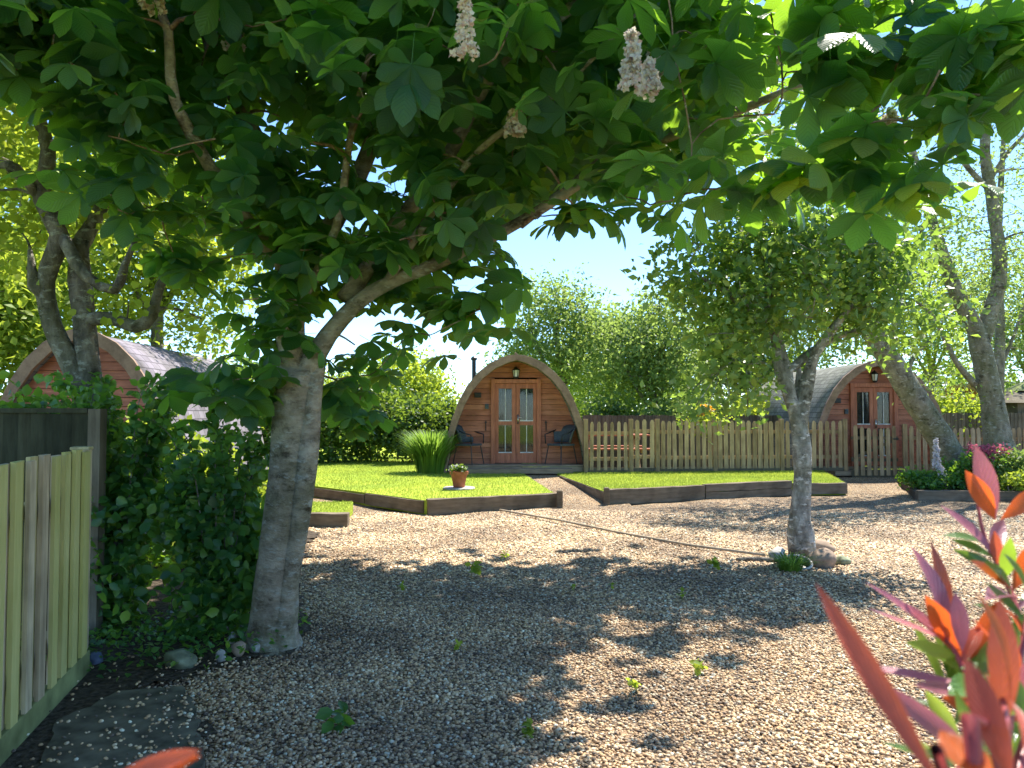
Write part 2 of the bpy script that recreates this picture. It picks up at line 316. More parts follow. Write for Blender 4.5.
# ------------------------------------------------------------------ the ground
def hgt(x, y):
    return 0.014 * np.sin(x * 1.7 + 0.6 * y) + 0.012 * np.sin(y * 2.3 - x * 0.9 + 1.0) + 0.007 * np.sin(x * 5.1 + y * 3.7)
def sheet(name, poly, z, m, label=None, kind='structure'):
    mb = MB(); mb.add([(x, y, z) for x, y in poly], [tuple(range(len(poly)))]); o = mb.build(name, m); o['kind'] = kind
    return o
sheet('ground', [(-600, -60), (600, -60), (600, 900), (-600, 900)], -0.06, m_lawn)
nx, ny = 150, 120
X, Y = np.meshgrid(np.linspace(-9, 17, nx), np.linspace(-3, 19.5, ny)); Z = hgt(X, Y)
V = np.stack([X, Y, Z], -1).reshape(-1, 3); idx = np.arange(nx * ny).reshape(ny, nx)
Q = np.stack([idx[:-1, :-1], idx[:-1, 1:], idx[1:, 1:], idx[1:, :-1]], -1).reshape(-1, 4)
o = mesh_np('gravel_yard', V, [Q], m_gravel, smooth=True); o['kind'] = 'structure'

def ico():
    p = (1 + 5 ** .5) / 2
    v = np.array([(-1, p, 0), (1, p, 0), (-1, -p, 0), (1, -p, 0), (0, -1, p), (0, 1, p), (0, -1, -p), (0, 1, -p), (p, 0, -1), (p, 0, 1), (-p, 0, -1), (-p, 0, 1)], float)
    v /= np.linalg.norm(v[0])
    f = np.array([(0, 11, 5), (0, 5, 1), (0, 1, 7), (0, 7, 10), (0, 10, 11), (1, 5, 9), (5, 11, 4), (11, 10, 2), (10, 7, 6), (7, 1, 8), (3, 9, 4), (3, 4, 2), (3, 2, 6), (3, 6, 8), (3, 8, 9), (4, 9, 5), (2, 4, 11), (6, 2, 10), (8, 6, 7), (9, 8, 1)])
    return v, f
def euler_mats(rx, ry, rz):
    cx, sx = np.cos(rx), np.sin(rx); cy, sy = np.cos(ry), np.sin(ry); cz, sz = np.cos(rz), np.sin(rz)
    n = len(rx); M = np.zeros((n, 3, 3))
    M[:, 0, 0] = cz * cy; M[:, 0, 1] = cz * sy * sx - sz * cx; M[:, 0, 2] = cz * sy * cx + sz * sx
    M[:, 1, 0] = sz * cy; M[:, 1, 1] = sz * sy * sx + cz * cx; M[:, 1, 2] = sz * sy * cx - cz * sx
    M[:, 2, 0] = -sy; M[:, 2, 1] = cy * sx; M[:, 2, 2] = cy * cx
    return M
def scatter(name, tv, tf, P, Rm, S, m, parent=None, smooth=False, uv=None, jit=0.0):
    """tv (k,3); tf list of face arrays; P (n,3); Rm (n,3,3); S (n,) or (n,3)"""
    n = len(P); k = len(tv)
    S = np.asarray(S); S = S[:, None] * np.ones(3) if S.ndim == 1 else S
    T = tv[None, :, :] * S[:, None, :]
    if jit: T = T * (1 + rng.uniform(-jit, jit, (n, k, 1)))
    V = np.einsum('nij,nkj->nki', Rm, T) + P[:, None, :]
    off = (np.arange(n) * k)[:, None, None]
    Fs = [(f[None] + off).reshape(-1, f.shape[1]) for f in tf]
    return mesh_np(name, V.reshape(-1, 3), Fs, m, parent, smooth, None if uv is None else np.tile(uv, (n, 1)))
def wedge(n, y0, y1, margin=1.0):
    Yv = np.sqrt(rng.uniform(y0 ** 2, y1 ** 2, n)); Xv = rng.uniform(-1, 1, n) * (0.69 * Yv + margin)
    return Xv, Yv

LAWN_Z = 0.21
A = gr(427, 515); B = gr(556, 508); Cc = gr(308, 497); Dd = gr(606, 505); Ee = gr(846, 495)
lawn_left = [(Cc.x - 6, 14.6), (Cc.x, Cc.y), (A.x, A.y), (B.x, B.y), (0.25, 15.9), (0.25, 21), (Cc.x - 6, 21)]
Jj = gr(790, 495.5)
lawn_right = [(Dd.x, Dd.y), (Jj.x, Jj.y), (Ee.x, Ee.y), (Ee.x + .75, 16.6), (Ee.x + .75, 16.9), (0.95, 16.9), (0.95, 15.8)]
lawn_small = [(-7, 10.0), (-2.2, 10.0), (-2.35, 11.3), (-7, 11.4)]
def prism_sheet(name, poly, z0, z1, m):
    n = len(poly); mb = MB()
    mb.add([(x, y, z1) for x, y in poly] + [(x, y, z0) for x, y in poly], [tuple(range(n))] + [(i, i + n, (i + 1) % n + n, (i + 1) % n) for i in range(n)])
    o = mb.build(name, m); o['kind'] = 'structure'; return o
prism_sheet('lawn', lawn_left, 0, LAWN_Z, m_lawn); prism_sheet('lawn', lawn_right, 0, LAWN_Z, m_lawn); prism_sheet('lawn', lawn_small, 0, 0.17, m_lawn)
soil_poly = [(-7, 3.9), (-2.15, 3.9), (-1.85, 4.3), (-1.40, 4.72), (-1.38, 5.2), (-1.9, 6.6), (-2.4, 9.4), (-7, 9.4)]
def jag(poly, step=.07, amp=.05):
    out = []
    for i in range(len(poly)):
        a_, b_ = poly[i], poly[(i + 1) % len(poly)]; L_ = math.dist(a_, b_); k_ = max(1, int(L_ / step))
        for j in range(k_): out.append((a_[0] + (b_[0] - a_[0]) * j / k_ + random.gauss(0, amp), a_[1] + (b_[1] - a_[1]) * j / k_ + random.gauss(0, amp)))
    return out
def ngon_sheet(name, poly, z, m):
    cx_ = sum(p[0] for p in poly) / len(poly); cy_ = sum(p[1] for p in poly) / len(poly); n_ = len(poly); mb = MB()
    mb.add([(x, y, z) for x, y in poly], [tuple(range(n_))]); o = mb.build(name, m); o['kind'] = 'structure'; return o
ngon_sheet('soil_bed', jag(soil_poly), 0.030, m_soil)
ngon_sheet('soil_bed', jag([(-2.6, 2.0), (-1.42, 2.0), (-1.42, 3.5), (-1.85, 4.1), (-2.6, 4.1)]), 0.034, m_soil)
def inside(poly, x, y):
    r = np.zeros(len(x), bool); n = len(poly)
    for i in range(n):
        x1, y1 = poly[i]; x2, y2 = poly[(i + 1) % n]
        c = ((y1 > y) != (y2 > y)) & (x < (x2 - x1) * (y - y1) / (y2 - y1 + 1e-12) + x1); r ^= c
    return r
# loose stones
iv_, if_ = ico()
def pebbles(n, y0, y1, s0, s1, margin):
    x, y = wedge(n, y0, y1, margin)
    keep = ~(inside(soil_poly, x, y) & (rng.random(n) > 0.25 + .5 * (y < 4.6))) & ~inside(lawn_left, x, y) & ~inside(lawn_right, x, y) & ~inside(lawn_small, x, y)
    keep &= ~((x < -1.35) & (y < 3.9) & (rng.random(n) > 0.35 + .5 * (x > -1.55))) & (x > -9) & (x < 9)
    x, y = x[keep], y[keep]; n = len(x)
    s = rng.uniform(s0, s1, n)[:, None] * np.stack([rng.uniform(0.75, 1.35, n), rng.uniform(0.7, 1.1, n), rng.uniform(0.4, 0.75, n)], -1)
    z = hgt(x, y) + s[:, 2] * rng.uniform(0.2, 1.0, n)
    return np.stack([x, y, z], -1), euler_mats(rng.normal(0, 0.3, n), rng.normal(0, 0.3, n), rng.uniform(0, 6.28, n)), s
P1, R1, S1 = pebbles(105000, 2.2, 6.0, 0.005, 0.0125, 0.8)
o = scatter('gravel_stones', iv_, [if_], P1, R1, S1, m_pebble, smooth=False, jit=0.16)
tag(o, 'loose pale and brown gravel stones spread over the near yard', None, None, 'stuff')
P1, R1, S1 = pebbles(125000, 6.0, 11.5, 0.007, 0.0145, 0.5)
ov = np.array([(1, 0, 0), (0, 1, 0), (-1, 0, 0), (0, -1, 0), (0, 0, 1), (0, 0, -1)], float)
of = np.array([(0, 1, 4), (1, 2, 4), (2, 3, 4), (3, 0, 4)])
o = scatter('gravel_stones', ov, [of], P1, R1, S1 * 1.15, m_pebble, jit=0.2)
tag(o, 'loose pale gravel stones spread over the middle of the yard', None, None, 'stuff')
m_litter = leaf_mat('dry_litter', [(0, (0.10, 0.06, 0.035)), (0.6, (0.25, 0.16, 0.08)), (0.9, (0.4, 0.3, 0.18)), (1, (0.7, 0.66, 0.6))], 0.15, (0.3, 0.2, 0.1), 0.8, 0.1)
n = 5200; x, y = wedge(n, 2.3, 10, .6); cz = rng.random(n) < (0.35 + 0.65 * (np.sin(x * 2.1 + 1) * np.sin(y * 1.3) > .1)); x, y = x[cz], y[cz]; n = len(x)
lv = np.array([(0, 0, 0), (.35, .4, .1), (0, 1, 0), (-.35, .5, .14)], float)
o = scatter('leaf_litter', lv, [np.array([(0, 1, 2), (0, 2, 3)])], np.stack([x, y, hgt(x, y) + .016], -1), euler_mats(rng.normal(0, .3, n), rng.normal(0, .3, n), rng.uniform(0, 6.28, n)), rng.uniform(.008, .035, n), m_litter)
tag(o, 'small dry leaf scraps and fallen petals lying on the gravel', None, None, 'stuff')
n = 2200; x = rng.uniform(-2.5, -1.3, n); y = rng.uniform(2.2, 4.6, n); z = np.full(n, .046); sz_ = rng.uniform(.004, .012, n)[:, None] * np.array([1.1, .9, .6])
kk = rng.random(n) < np.clip(.25 + (x + 2.0) * 1.1, .12, 1); x, y, z, sz_ = x[kk], y[kk], z[kk], sz_[kk]; n = len(x)
o = scatter('gravel_stones', iv_, [if_], np.stack([x, y, z], -1), euler_mats(rng.normal(0, .3, n), rng.normal(0, .3, n), rng.uniform(0, 6.28, n)), sz_, m_pebble, jit=.16)
tag(o, 'stray gravel stones lying on the soil and slab by the left fence', None, None, 'stuff')
# grass blades on the lawns
bv = np.array([(-.5, 0, 0), (.5, 0, 0), (0.1, 0.35, 1.0)], float); bf = np.array([(0, 1, 2)])
def blades(name, poly, n, z, h, label, zf=0.0):
    xs = [p[0] for p in poly]; ys = [p[1] for p in poly]
    x = rng.uniform(max(min(xs), -9), min(max(xs), 12), n); y = rng.uniform(min(ys), max(ys), n); k = inside(poly, x, y); x, y = x[k], y[k]; n = len(x)
    P = np.stack([x, y, np.full(n, z)], -1); S = np.stack([rng.uniform(.007, .012, n), np.full(n, h), rng.uniform(.5, 1.2, n) * h], -1)
    o = scatter(name, bv, [bf], P, euler_mats(rng.normal(0, .3, n), rng.normal(0, .3, n), rng.uniform(0, 6.28, n)), S, m_blade)
    tag(o, label, None, None, 'stuff')
blades('lawn_grass', lawn_left, 90000, LAWN_Z, 0.035, 'short mown grass covering the lawn left of the path')
blades('lawn_grass', lawn_right, 60000, LAWN_Z, 0.035, 'short mown grass covering the lawn in front of the picket fence')
blades('lawn_grass', lawn_small, 14000, 0.17, 0.035, 'short mown grass on the small lawn behind the big trunk')

mb = MB(); mb.add([(.3, 11.6, -.03), (1.9, 11.6, -.03), (1.9, 12.3, .02), (.3, 12.3, .02), (.2, 14.2, .12), (1.4, 14.2, .12), (.2, 16.1, .19), (1.1, 16.1, .19)], [(0, 1, 2, 3), (3, 2, 5, 4), (4, 5, 7, 6)])
o = mb.build('gravel_path', m_gravel); o['kind'] = 'structure'
mb = MB(); mb.add([(6.2, 14.2, -.03), (8.9, 14.2, -.03), (6.9, 16.7, .07), (8.9, 16.7, .07), (6.9, 17.1, .08), (8.9, 17.1, .08)], [(0, 1, 3, 2), (2, 3, 5, 4)])
o = mb.build('gravel_path', m_gravel); o['kind'] = 'structure'
# ------------------------------------------------------------------ timber sleepers edging the lawns
def sleeper(p, q, h, z0, label, th=0.12, group='timber sleepers edging the raised lawns', zb=None):
    p = Vector((p[0], p[1], 0)); q = Vector((q[0], q[1], 0)); d = q - p; L = d.length; a = math.atan2(d.y, d.x)
    nseg = max(3, int(L / 0.18)); mb = MB(); vs = []; fs = []
    for i in range(nseg + 1):
        x = L * i / nseg
        for (yy, zz) in ((-th / 2, 0), (th / 2, 0), (th / 2, h), (-th / 2, h)):
            vs.append((x, yy + random.uniform(-.006, .006), zz + random.uniform(-.006, .006)))
    for i in range(nseg):
        for j in range(4): fs.append((i * 4 + j, (i + 1) * 4 + j, (i + 1) * 4 + (j + 1) % 4, i * 4 + (j + 1) % 4))
    fs.append((0, 1, 2, 3)); fs.append(tuple(reversed(range(nseg * 4, nseg * 4 + 4))))
    mb.add(vs, fs); o = mb.build('timber_sleeper', m_sleeper, bevel=0.008); o.location = (p.x, p.y, z0); o.rotation_euler = (0, 0, a)
    tag(o, label, 'sleeper', group); return o
def lerp(p, q, t): return (p[0] + (q[0] - p[0]) * t, p[1] + (q[1] - p[1]) * t)
aB = (B.x, B.y); aA = (A.x, A.y); aC = (Cc.x, Cc.y)
sleeper(aA, aB, 0.23, 0, 'thick weathered sleeper along the front of the left lawn below the flower pot')
sleeper(lerp(aC, aA, 0), lerp(aC, aA, .53), 0.15, 0.03, 'low narrow edging timber of the left lawn, the length nearer the big trunk', .06)
sleeper(lerp(aC, aA, .535), lerp(aC, aA, .98), 0.18, 0.02, 'low narrow edging timber of the left lawn, ending at the sleeper below the pot', .06)
sleeper((-5.0, 9.92), (-2.12, 9.92), 0.19, 0, 'short dark sleeper end poking out right of the big tree trunk', .14)
sleeper((0.30, 15.7), (B.x - 0.02, B.y + .12), 0.2, 0.0, 'thin timber edge of the left lawn running back along the gravel path', .05)
sleeper((Dd.x, Dd.y + .1), (0.98, 15.6), 0.2, 0.0, 'thin timber edge of the right lawn running back along the gravel path', .05)
aD = (Dd.x, Dd.y); aJ = (Jj.x, Jj.y); aE = (Ee.x, Ee.y)
sleeper(aD, lerp(aD, aJ, .5), .25, 0, 'dark sleeper of the right lawn edge, starting at the gravel path')
sleeper(lerp(aD, aJ, .505), aJ, .135, 0, 'lower sleeper of the two stacked ones left of the pale tree trunk')
sleeper(lerp(aD, aJ, .505), aJ, .13, .138, 'upper sleeper of the two stacked ones left of the pale tree trunk')
sleeper((aJ[0] + .05, aJ[1] + .0), aE, .2, 0.02, 'short brown sleeper of the right lawn edge, right of the pale tree trunk')
# square stakes at the sleeper ends
for (p, lab) in ((aD, 'dark square stake at the corner of the right lawn beside the path'), ((B.x + .05, B.y - .05), 'dark square stake at the sleeper end below the flower pot')):
    mb = MB(); mb.box((0, 0, .14), (.09, .09, .28)); mb.box((0, 0, .285), (.07, .07, .012)); o = mb.build('timber_stake', m_sleeper, bevel=.006); o.location = (p[0], p[1] - .08, 0); tag(o, lab, 'stake', 'stakes at the sleeper ends')

# ------------------------------------------------------------------ left close-board fence
def board_fence(name, p, q, z0, h, bw, m, label, overlap=0.02, side=1, alt=0.0, posts=True, gboard=None, rail=True, top=True, postm=None, group=None, vary=0.01):
    p = Vector((p[0], p[1], 0)); q = Vector((q[0], q[1], 0)); d = q - p; L = d.length; a = math.atan2(d.y, d.x)
    e = empty(name, (p.x, p.y, z0), a); tag(e, label, 'fence', group)
    zb = 0.15 if gboard else 0.0
    mb = MB(); n = int(L / (bw - overlap)); 
    for i in range(n):
        x = (i + .5) * L / n; hh = h - zb - 0.004 + random.uniform(-vary, vary)
        rot = Matrix.Rotation(R(9), 3, 'Z') @ Matrix.Rotation(random.uniform(-.006, .006), 3, 'Y')
        if alt: mb.box((x, random.uniform(-.003, .003) + (alt if i % 2 else -alt), zb + hh / 2), ((bw * (.82 if i % 2 else 1.15)) + random.uniform(-.012, .012), .018, hh), rot=Matrix.Rotation(random.uniform(-.008, .008), 3, 'Y'))
        else: mb.box((x, random.uniform(-.004, .004), zb + hh / 2), (bw + random.uniform(-.012, .012), .018, hh), rot=rot)
    mb.build('board_panel', m, e)
    if gboard:
        g = MB(); g.box((L / 2, -.005, .075), (L, .05, .15)); g.build('gravel_board', gboard, e, bevel=.006)
    if rail:
        for zz in (h * .25, h * .8):
            r_ = MB(); r_.box((L / 2, side * (.055 + alt), zz), (L, .05, .07)); r_.build('rail', m, e)
    return e, L
fl0 = gr(5, 764); fl1 = gr(86, 676)
dfl = (fl1 - fl0).normalized()
p0 = fl0 - dfl * 2.2; m_mossconc = flat_mat('mossy_gravel_board', (0.22, 0.24, 0.10), 0.9, 0.1, nscale=6, amt=0.4, bs=.4)
FH = 1.29
e, L = board_fence('closeboard_fence', (fl1.x, fl1.y), (p0.x, p0.y), 0, FH, .10, m_lfence, 'mossy green and grey close-board fence at the left edge of the yard', gboard=m_mossconc, side=-1, overlap=.02, alt=.013)
mb = MB(); mb.box((-.05, -.06, .64), (.09, .09, 1.28)); mb.box((-.05, -.06, 1.29), (.10, .10, .02)); mb.build('post', m_lfence, e, bevel=.006)
# darker panel behind, meeting it at the corner
q0 = at(88, 452, 4.9); 
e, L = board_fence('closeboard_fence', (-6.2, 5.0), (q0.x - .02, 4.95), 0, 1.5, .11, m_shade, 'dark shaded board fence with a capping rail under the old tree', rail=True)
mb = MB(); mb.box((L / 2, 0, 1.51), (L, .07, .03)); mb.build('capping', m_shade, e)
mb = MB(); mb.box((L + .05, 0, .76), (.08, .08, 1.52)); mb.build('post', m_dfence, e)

# ------------------------------------------------------------------ cabins
PROF = [(0, 2.55), (.12, 2.535), (.25, 2.495), (.50, 2.375), (.76, 2.15), (.97, 1.87), (1.13, 1.55), (1.28, 1.12), (1.39, .67), (1.455, .26), (1.47, 0)]
def pw(z, prof):
    for (x0, z0), (x1, z1) in zip(prof[:-1], prof[1:]):
        if z1 <= z <= z0: return x0 + (x1 - x0) * (z0 - z) / (z0 - z1)
    return prof[-1][0] if z < prof[-1][1] else 0.0
def arch_loop(prof): return [(-x, z) for x, z in reversed(prof)] + [(x, z) for x, z in prof[1:]]
def make_cabin(label, loc, rz, L, roofm, chairs=True, sx=1.0, sz=1.0, rec=.5, doorx=0.0, flue=False, doors=True):
    e = empty('camping_pod', loc, rz); tag(e, label, 'cabin', 'arched timber cabins around the yard')
    prof = [(x * sx, z * sz) for x, z in PROF]
    outer = arch_loop(prof); inner = arch_loop([(max(0, x - .07 * (1 if x > 0 else 0)), z - (.08 if z > 0 else 0)) for x, z in prof])
    # shell
    n = len(outer); ysegs = 8; V = []; UV = []; Fq = []
    arc = [0]
    for i in range(1, n): arc.append(arc[-1] + math.dist(outer[i], outer[i - 1]))
    for s_, (lp) in enumerate((outer, inner)):
        for j in range(ysegs + 1):
            for i in range(n): V.append((lp[i][0], L * j / ysegs, lp[i][1])); UV.append((L * j / ysegs, arc[i]))
    m0 = n * (ysegs + 1)
    for j in range(ysegs):
        for i in range(n - 1):
            a_ = j * n + i; Fq.append((a_, a_ + 1, a_ + n + 1, a_ + n)); Fq.append((m0 + a_, m0 + a_ + n, m0 + a_ + n + 1, m0 + a_ + 1))
    for i in range(n - 1):
        Fq.append((i, m0 + i, m0 + i + 1, i + 1)); k_ = ysegs * n + i; Fq.append((k_, k_ + 1, m0 + k_ + 1, m0 + k_))
    mesh_np('roof', np.array(V), [np.array(Fq)], roofm, e, smooth=False, uv=np.array(UV))
    # fascia arch
    def arch_strip(pr_o, pr_i, y0, y1):
        mb = MB(); n_ = len(pr_o)
        vs = [(x, y0, z) for x, z in pr_o] + [(x, y0, z) for x, z in pr_i] + [(x, y1, z) for x, z in pr_o] + [(x, y1, z) for x, z in pr_i]
        fs = []
        for i in range(n_ - 1):
            fs += [(i, i + 1, n_ + i + 1, n_ + i), (2 * n_ + i, 3 * n_ + i, 3 * n_ + i + 1, 2 * n_ + i + 1), (i, 2 * n_ + i, 2 * n_ + i + 1, i + 1), (n_ + i, n_ + i + 1, 3 * n_ + i + 1, 3 * n_ + i)]
        fs += [(0, n_, 3 * n_, 2 * n_), (n_ - 1, 3 * n_ - 1, 4 * n_ - 1, 2 * n_ - 1)]
        mb.add(vs, fs); return mb
    fo = arch_loop([(x + (.03 if x > 0 else 0), z + .03 if z > 0 else z) for x, z in prof]); fi = arch_loop([(max(0, x - .08 * (1 if x > 0 else 0)), z - (.09 if z > 0 else 0)) for x, z in prof])
    mb = arch_strip(fo, fi, -.06, -.002); mb.box((0, -.03, 2.55 * sz + .03), (.2, .09, .07), rot=Matrix.Rotation(R(45), 3, 'Y') @ Matrix.Scale(.6, 3))
    mb.build('fascia', m_fascia, e, bevel=.005)
    # floor deck
    fz = .16
    mb = MB(); wd = 1.47 * sx - .1
    mb.box((0, rec / 2 + .02, fz - .02), (2 * wd, rec - .04, .04)); mb.box((0, .03, fz / 2 - .02), (2 * wd, .04, fz - .05)); 
    mb.build('deck', m_deck, e, bevel=.004)
    mb = MB(); mb.box((0, -.2, .05), (2.2 * sx, .26, .10)); mb.build('step', m_deck, e, bevel=.005)
    # clad front wall with doorway hole
    dw, dh = .84 * .98, 1.93 * sz; dz0 = fz + .02   # door opening halfwidth .46
    hw = .47
    mb = MB(); z = fz; bh = .118
    while z < 2.45 * sz:
        z1 = min(z + bh, 2.46 * sz); xa = pw(z, prof) - .075; xb = pw(z1, prof) - .075
        if xb < .05: break
        parts = [(-1, 1)]
        def seg(l0, l1, r0, r1):
            y0 = rec - .012; y1 = rec + .006; g = .006
            mb.add([(l0, y0, z), (r0, y0, z), (r1, y1, z1 - g), (l1, y1, z1 - g), (l0, rec + .06, z), (r0, rec + .06, z), (r1, rec + .06, z1 - g), (l1, rec + .06, z1 - g)],
                   [(0, 1, 2, 3), (4, 7, 6, 5), (0, 4, 5, 1), (3, 2, 6, 7), (0, 3, 7, 4), (1, 5, 6, 2)])
        if z < dh + .05 and doors:
            seg(-xa, -xb, doorx - hw, doorx - hw); seg(doorx + hw, doorx + hw, xa, xb)
        else: seg(-xa, -xb, xa, xb)
        z = z1
    mb.build('front_wall', m_pod, e)
    # rear wall and interior
    mb = MB(); lp = arch_loop([(max(0, x - .06), z - .07) for x, z in prof]); mb.add([(x, L - .05, z) for x, z in lp], [tuple(range(len(lp)))]); mb.add([(-1.4 * sx, rec + .07, fz), (1.4 * sx, rec + .07, fz), (1.4 * sx, L - .06, fz), (-1.4 * sx, L - .06, fz)], [(0, 1, 2, 3)])
    mb.build('rear_wall', m_inside, e)
    if doors:
        zt = dh + .05
        fr = MB()
        for s_ in (-1, 1): fr.box((doorx + s_ * (hw + .035), rec - .025, (zt + fz) / 2 + .04), (.09, .07, zt - fz + .08))
        fr.box((doorx, rec - .025, zt + .035), (2 * hw - .02, .066, .09)); fr.build('door_frame', m_pod_front, e, bevel=.004)
        for s_ in (-1, 1):
            dx = doorx + s_ * hw / 2; W = hw - .008; zb = fz + .01; H = zt - zb - .015
            d = MB(); st = .085
            for q in (-1, 1): d.box((dx + q * (W / 2 - st / 2), rec + .01, zb + H / 2), (st, .045, H))
            for zc, hh in ((zb + .11, .22), (zb + H - .055, .11), (zb + H * .5, .085)): d.box((dx, rec + .01, zc), (W - 2 * st - .001, .043, hh))
            do = d.build('door', m_pod_front, e, bevel=.003)
            bars = MB(); bars.box((dx, rec + .008, zb + .22 + (H - .33) / 2), (.014, .02, H - .34)); bars.build('glazing_bar', m_white, do)
            for (z0, z1) in ((zb + .22, zb + H * .5 - .043), (zb + H * .5 + .043, zb + H - .11)):
                g = MB(); g.box((dx, rec + .022, (z0 + z1) / 2), (W - 2 * st, .006, z1 - z0)); g.build('pane', m_glass, do)
                g = MB(); g.box((dx, rec + .002, z0 + .012), (W - 2 * st, .03, .022)); g.build('pane_bead', m_white, do)
        h = MB(); h.box((doorx + .045, rec - .03, 1.13), (.03, .012, .2)); h.tube([(doorx + .045, rec - .035, 1.17), (doorx + .045, rec - .08, 1.17), (doorx + .14, rec - .08, 1.17)], .011, 8)
        h.build('handle', m_steel, e, smooth=True)
        cu = MB()
        vs = []; 
        for i in range(9):
            xx = doorx - hw + .08 + .02 * i; yy = rec + .10 + .012 * math.sin(i * 1.9)
            vs += [(xx + (0), yy, zt - .1), (doorx - hw + .08 + .006 * i, yy, zb + 1.0)]
        cu.add(vs, [(2 * i, 2 * i + 1, 2 * i + 3, 2 * i + 2) for i in range(8)]); cu.build('curtain', m_white, e)
    # lantern
    lz = 2.22 * sz; ln = MB(); ly = rec - .10
    ln.box((doorx, rec - .02, lz + .02), (.07, .03, .16)); ln.tube([(doorx, rec - .03, lz + .1), (doorx, ly, lz + .13)], .012, 6)
    ln.lathe([(.02, .13), (.085, .07), (.085, .06)][::-1], 6, c=(doorx, ly, lz - .02)); ln.lathe([(.035, -.145), (.06, -.12), (.06, -.105)], 6, c=(doorx, ly, lz))
    for k_ in range(6):
        a_ = k_ * math.pi / 3; ln.tube([(doorx + .056 * math.cos(a_), ly + .056 * math.sin(a_), lz - .11), (doorx + .078 * math.cos(a_), ly + .078 * math.sin(a_), lz + .045)], .006, 4)
    lo = ln.build('lantern', m_black, e)
    g = MB(); g.lathe([(.05, -.1), (.07, .04)], 6, c=(doorx, ly, lz)); g.build('glass', m_white, lo)
    # wall fittings
    mb = MB(); mb.box((doorx - .84, rec - .03, 1.66), (.15, .03, .11)); mb.box((doorx - .84, rec - .048, 1.66), (.11, .01, .07)); mb.build('vent_plate', m_black, e, bevel=.004)
    mb = MB(); mb.box((doorx - .64, rec - .03, 1.41), (.08, .04, .11)); mb.box((doorx - .64, rec - .052, 1.43), (.05, .01, .04)); mb.build('key_safe', m_grey, e, bevel=.004)
    for s_ in (-1, 1):
        mb = MB(); mb.tube([(doorx + s_ * .66, rec - .03, 1.1), (doorx + s_ * .665, rec - .03, .88)], .012, 6); mb.box((doorx + s_ * .66, rec - .03, 1.06), (.05, .02, .02)); mb.build('door_hook', m_black, e)
    if flue:
        mb = MB(); mb.tube([(-.95, 1.6, 1.5), (-.95, 1.6, 2.52)], .05, 10); mb.lathe([(.05, 2.5), (.075, 2.52), (.075, 2.56), (.03, 2.6)], 10, c=(-.95, 1.6, 0)); mb.build('flue_pipe', m_black, e)
    return e
cab1 = make_cabin('arched timber cabin with two grey chairs on its porch, facing the lawn', (0.10, 16.25, LAWN_Z), R(1.6), 4.8, m_roof_g, rec=.5, flue=True, sz=.975, sx=1.06)
cab2 = make_cabin('arched timber cabin standing behind the picket gate with green grey roof', (8.3, 17.1, .10), R(1.5), 5.2, m_roof_g, rec=.35, sx=1.10)
cab3 = make_cabin('arched cabin rising above the dark fence at far left, pale grey shingles', (-5.62, 9.9, 0), R(4), 4.8, m_roof_p, rec=.12, doors=False, sx=.86)
cab4 = make_cabin('distant arched cabin roof glimpsed right of the leaning tree trunk', (17.2, 29, 0), R(-30), 5.0, m_roof_p, rec=.3)

# chairs on the porch
def make_chair():
    e = empty('wicker_chair', (0, 0, 0))
    mb = MB(); mb.box((0, 0, .42), (.44, .42, .045)); mb.build('seat', m_grey, e, bevel=.012)
    mb = MB(); vs = []; n = 9
    for j, z in enumerate((.46, .6, .74, .84)):
        for i in range(n):
            a = math.pi * (i / (n - 1)); rr = .23 + .03 * j; hh = z - (abs(i - 4) / 4) ** 2.2 * .12 * (j / 3)
            vs.append((rr * math.cos(a) * 1.0, .02 + rr * math.sin(a) * .75 + .05 * j / 3, hh))
    fs = [(j * n + i, j * n + i + 1, (j + 1) * n + i + 1, (j + 1) * n + i) for j in range(3) for i in range(n - 1)]
    mb.add(vs, fs); o = mb.build('backrest', m_grey, e, smooth=True); s = o.modifiers.new('solid', 'SOLIDIFY'); s.thickness = .018
    for s_ in (-1, 1):
        mb = MB(); mb.tube([(s_ * .27, .12, .74), (s_ * .29, -.05, .68), (s_ * .27, -.22, .64), (s_ * .25, -.22, .44)], .014, 6); mb.build('armrest', m_black, e, smooth=True)
        for yy in (-.2, .2):
            mb = MB(); mb.tube([(s_ * .2, yy * .9, .41), (s_ * .25, yy * 1.2, 0.0)], .013, 6); mb.build('leg', m_black, e)
    return e
def copy_tree(o, parent=None):
    c = o.copy(); col.objects.link(c)
    if parent is not None: c.parent = parent
    for ch in list(o.children): copy_tree(ch, c)
    return c
ch1 = make_chair(); ch2 = copy_tree(ch1)
ch1.location = (0.08 - 1.02, 16.25 + .23, LAWN_Z + .163); ch1.rotation_euler = (0, 0, R(62)); tag(ch1, 'grey wicker armchair on the cabin porch left of the doors', 'chair', 'wicker chairs on the porch')
ch2.location = (0.08 + .98, 16.25 + .25, LAWN_Z + .163); ch2.rotation_euler = (0, 0, R(-50)); tag(ch2, 'grey wicker armchair on the cabin porch right of the doors', 'chair', 'wicker chairs on the porch')

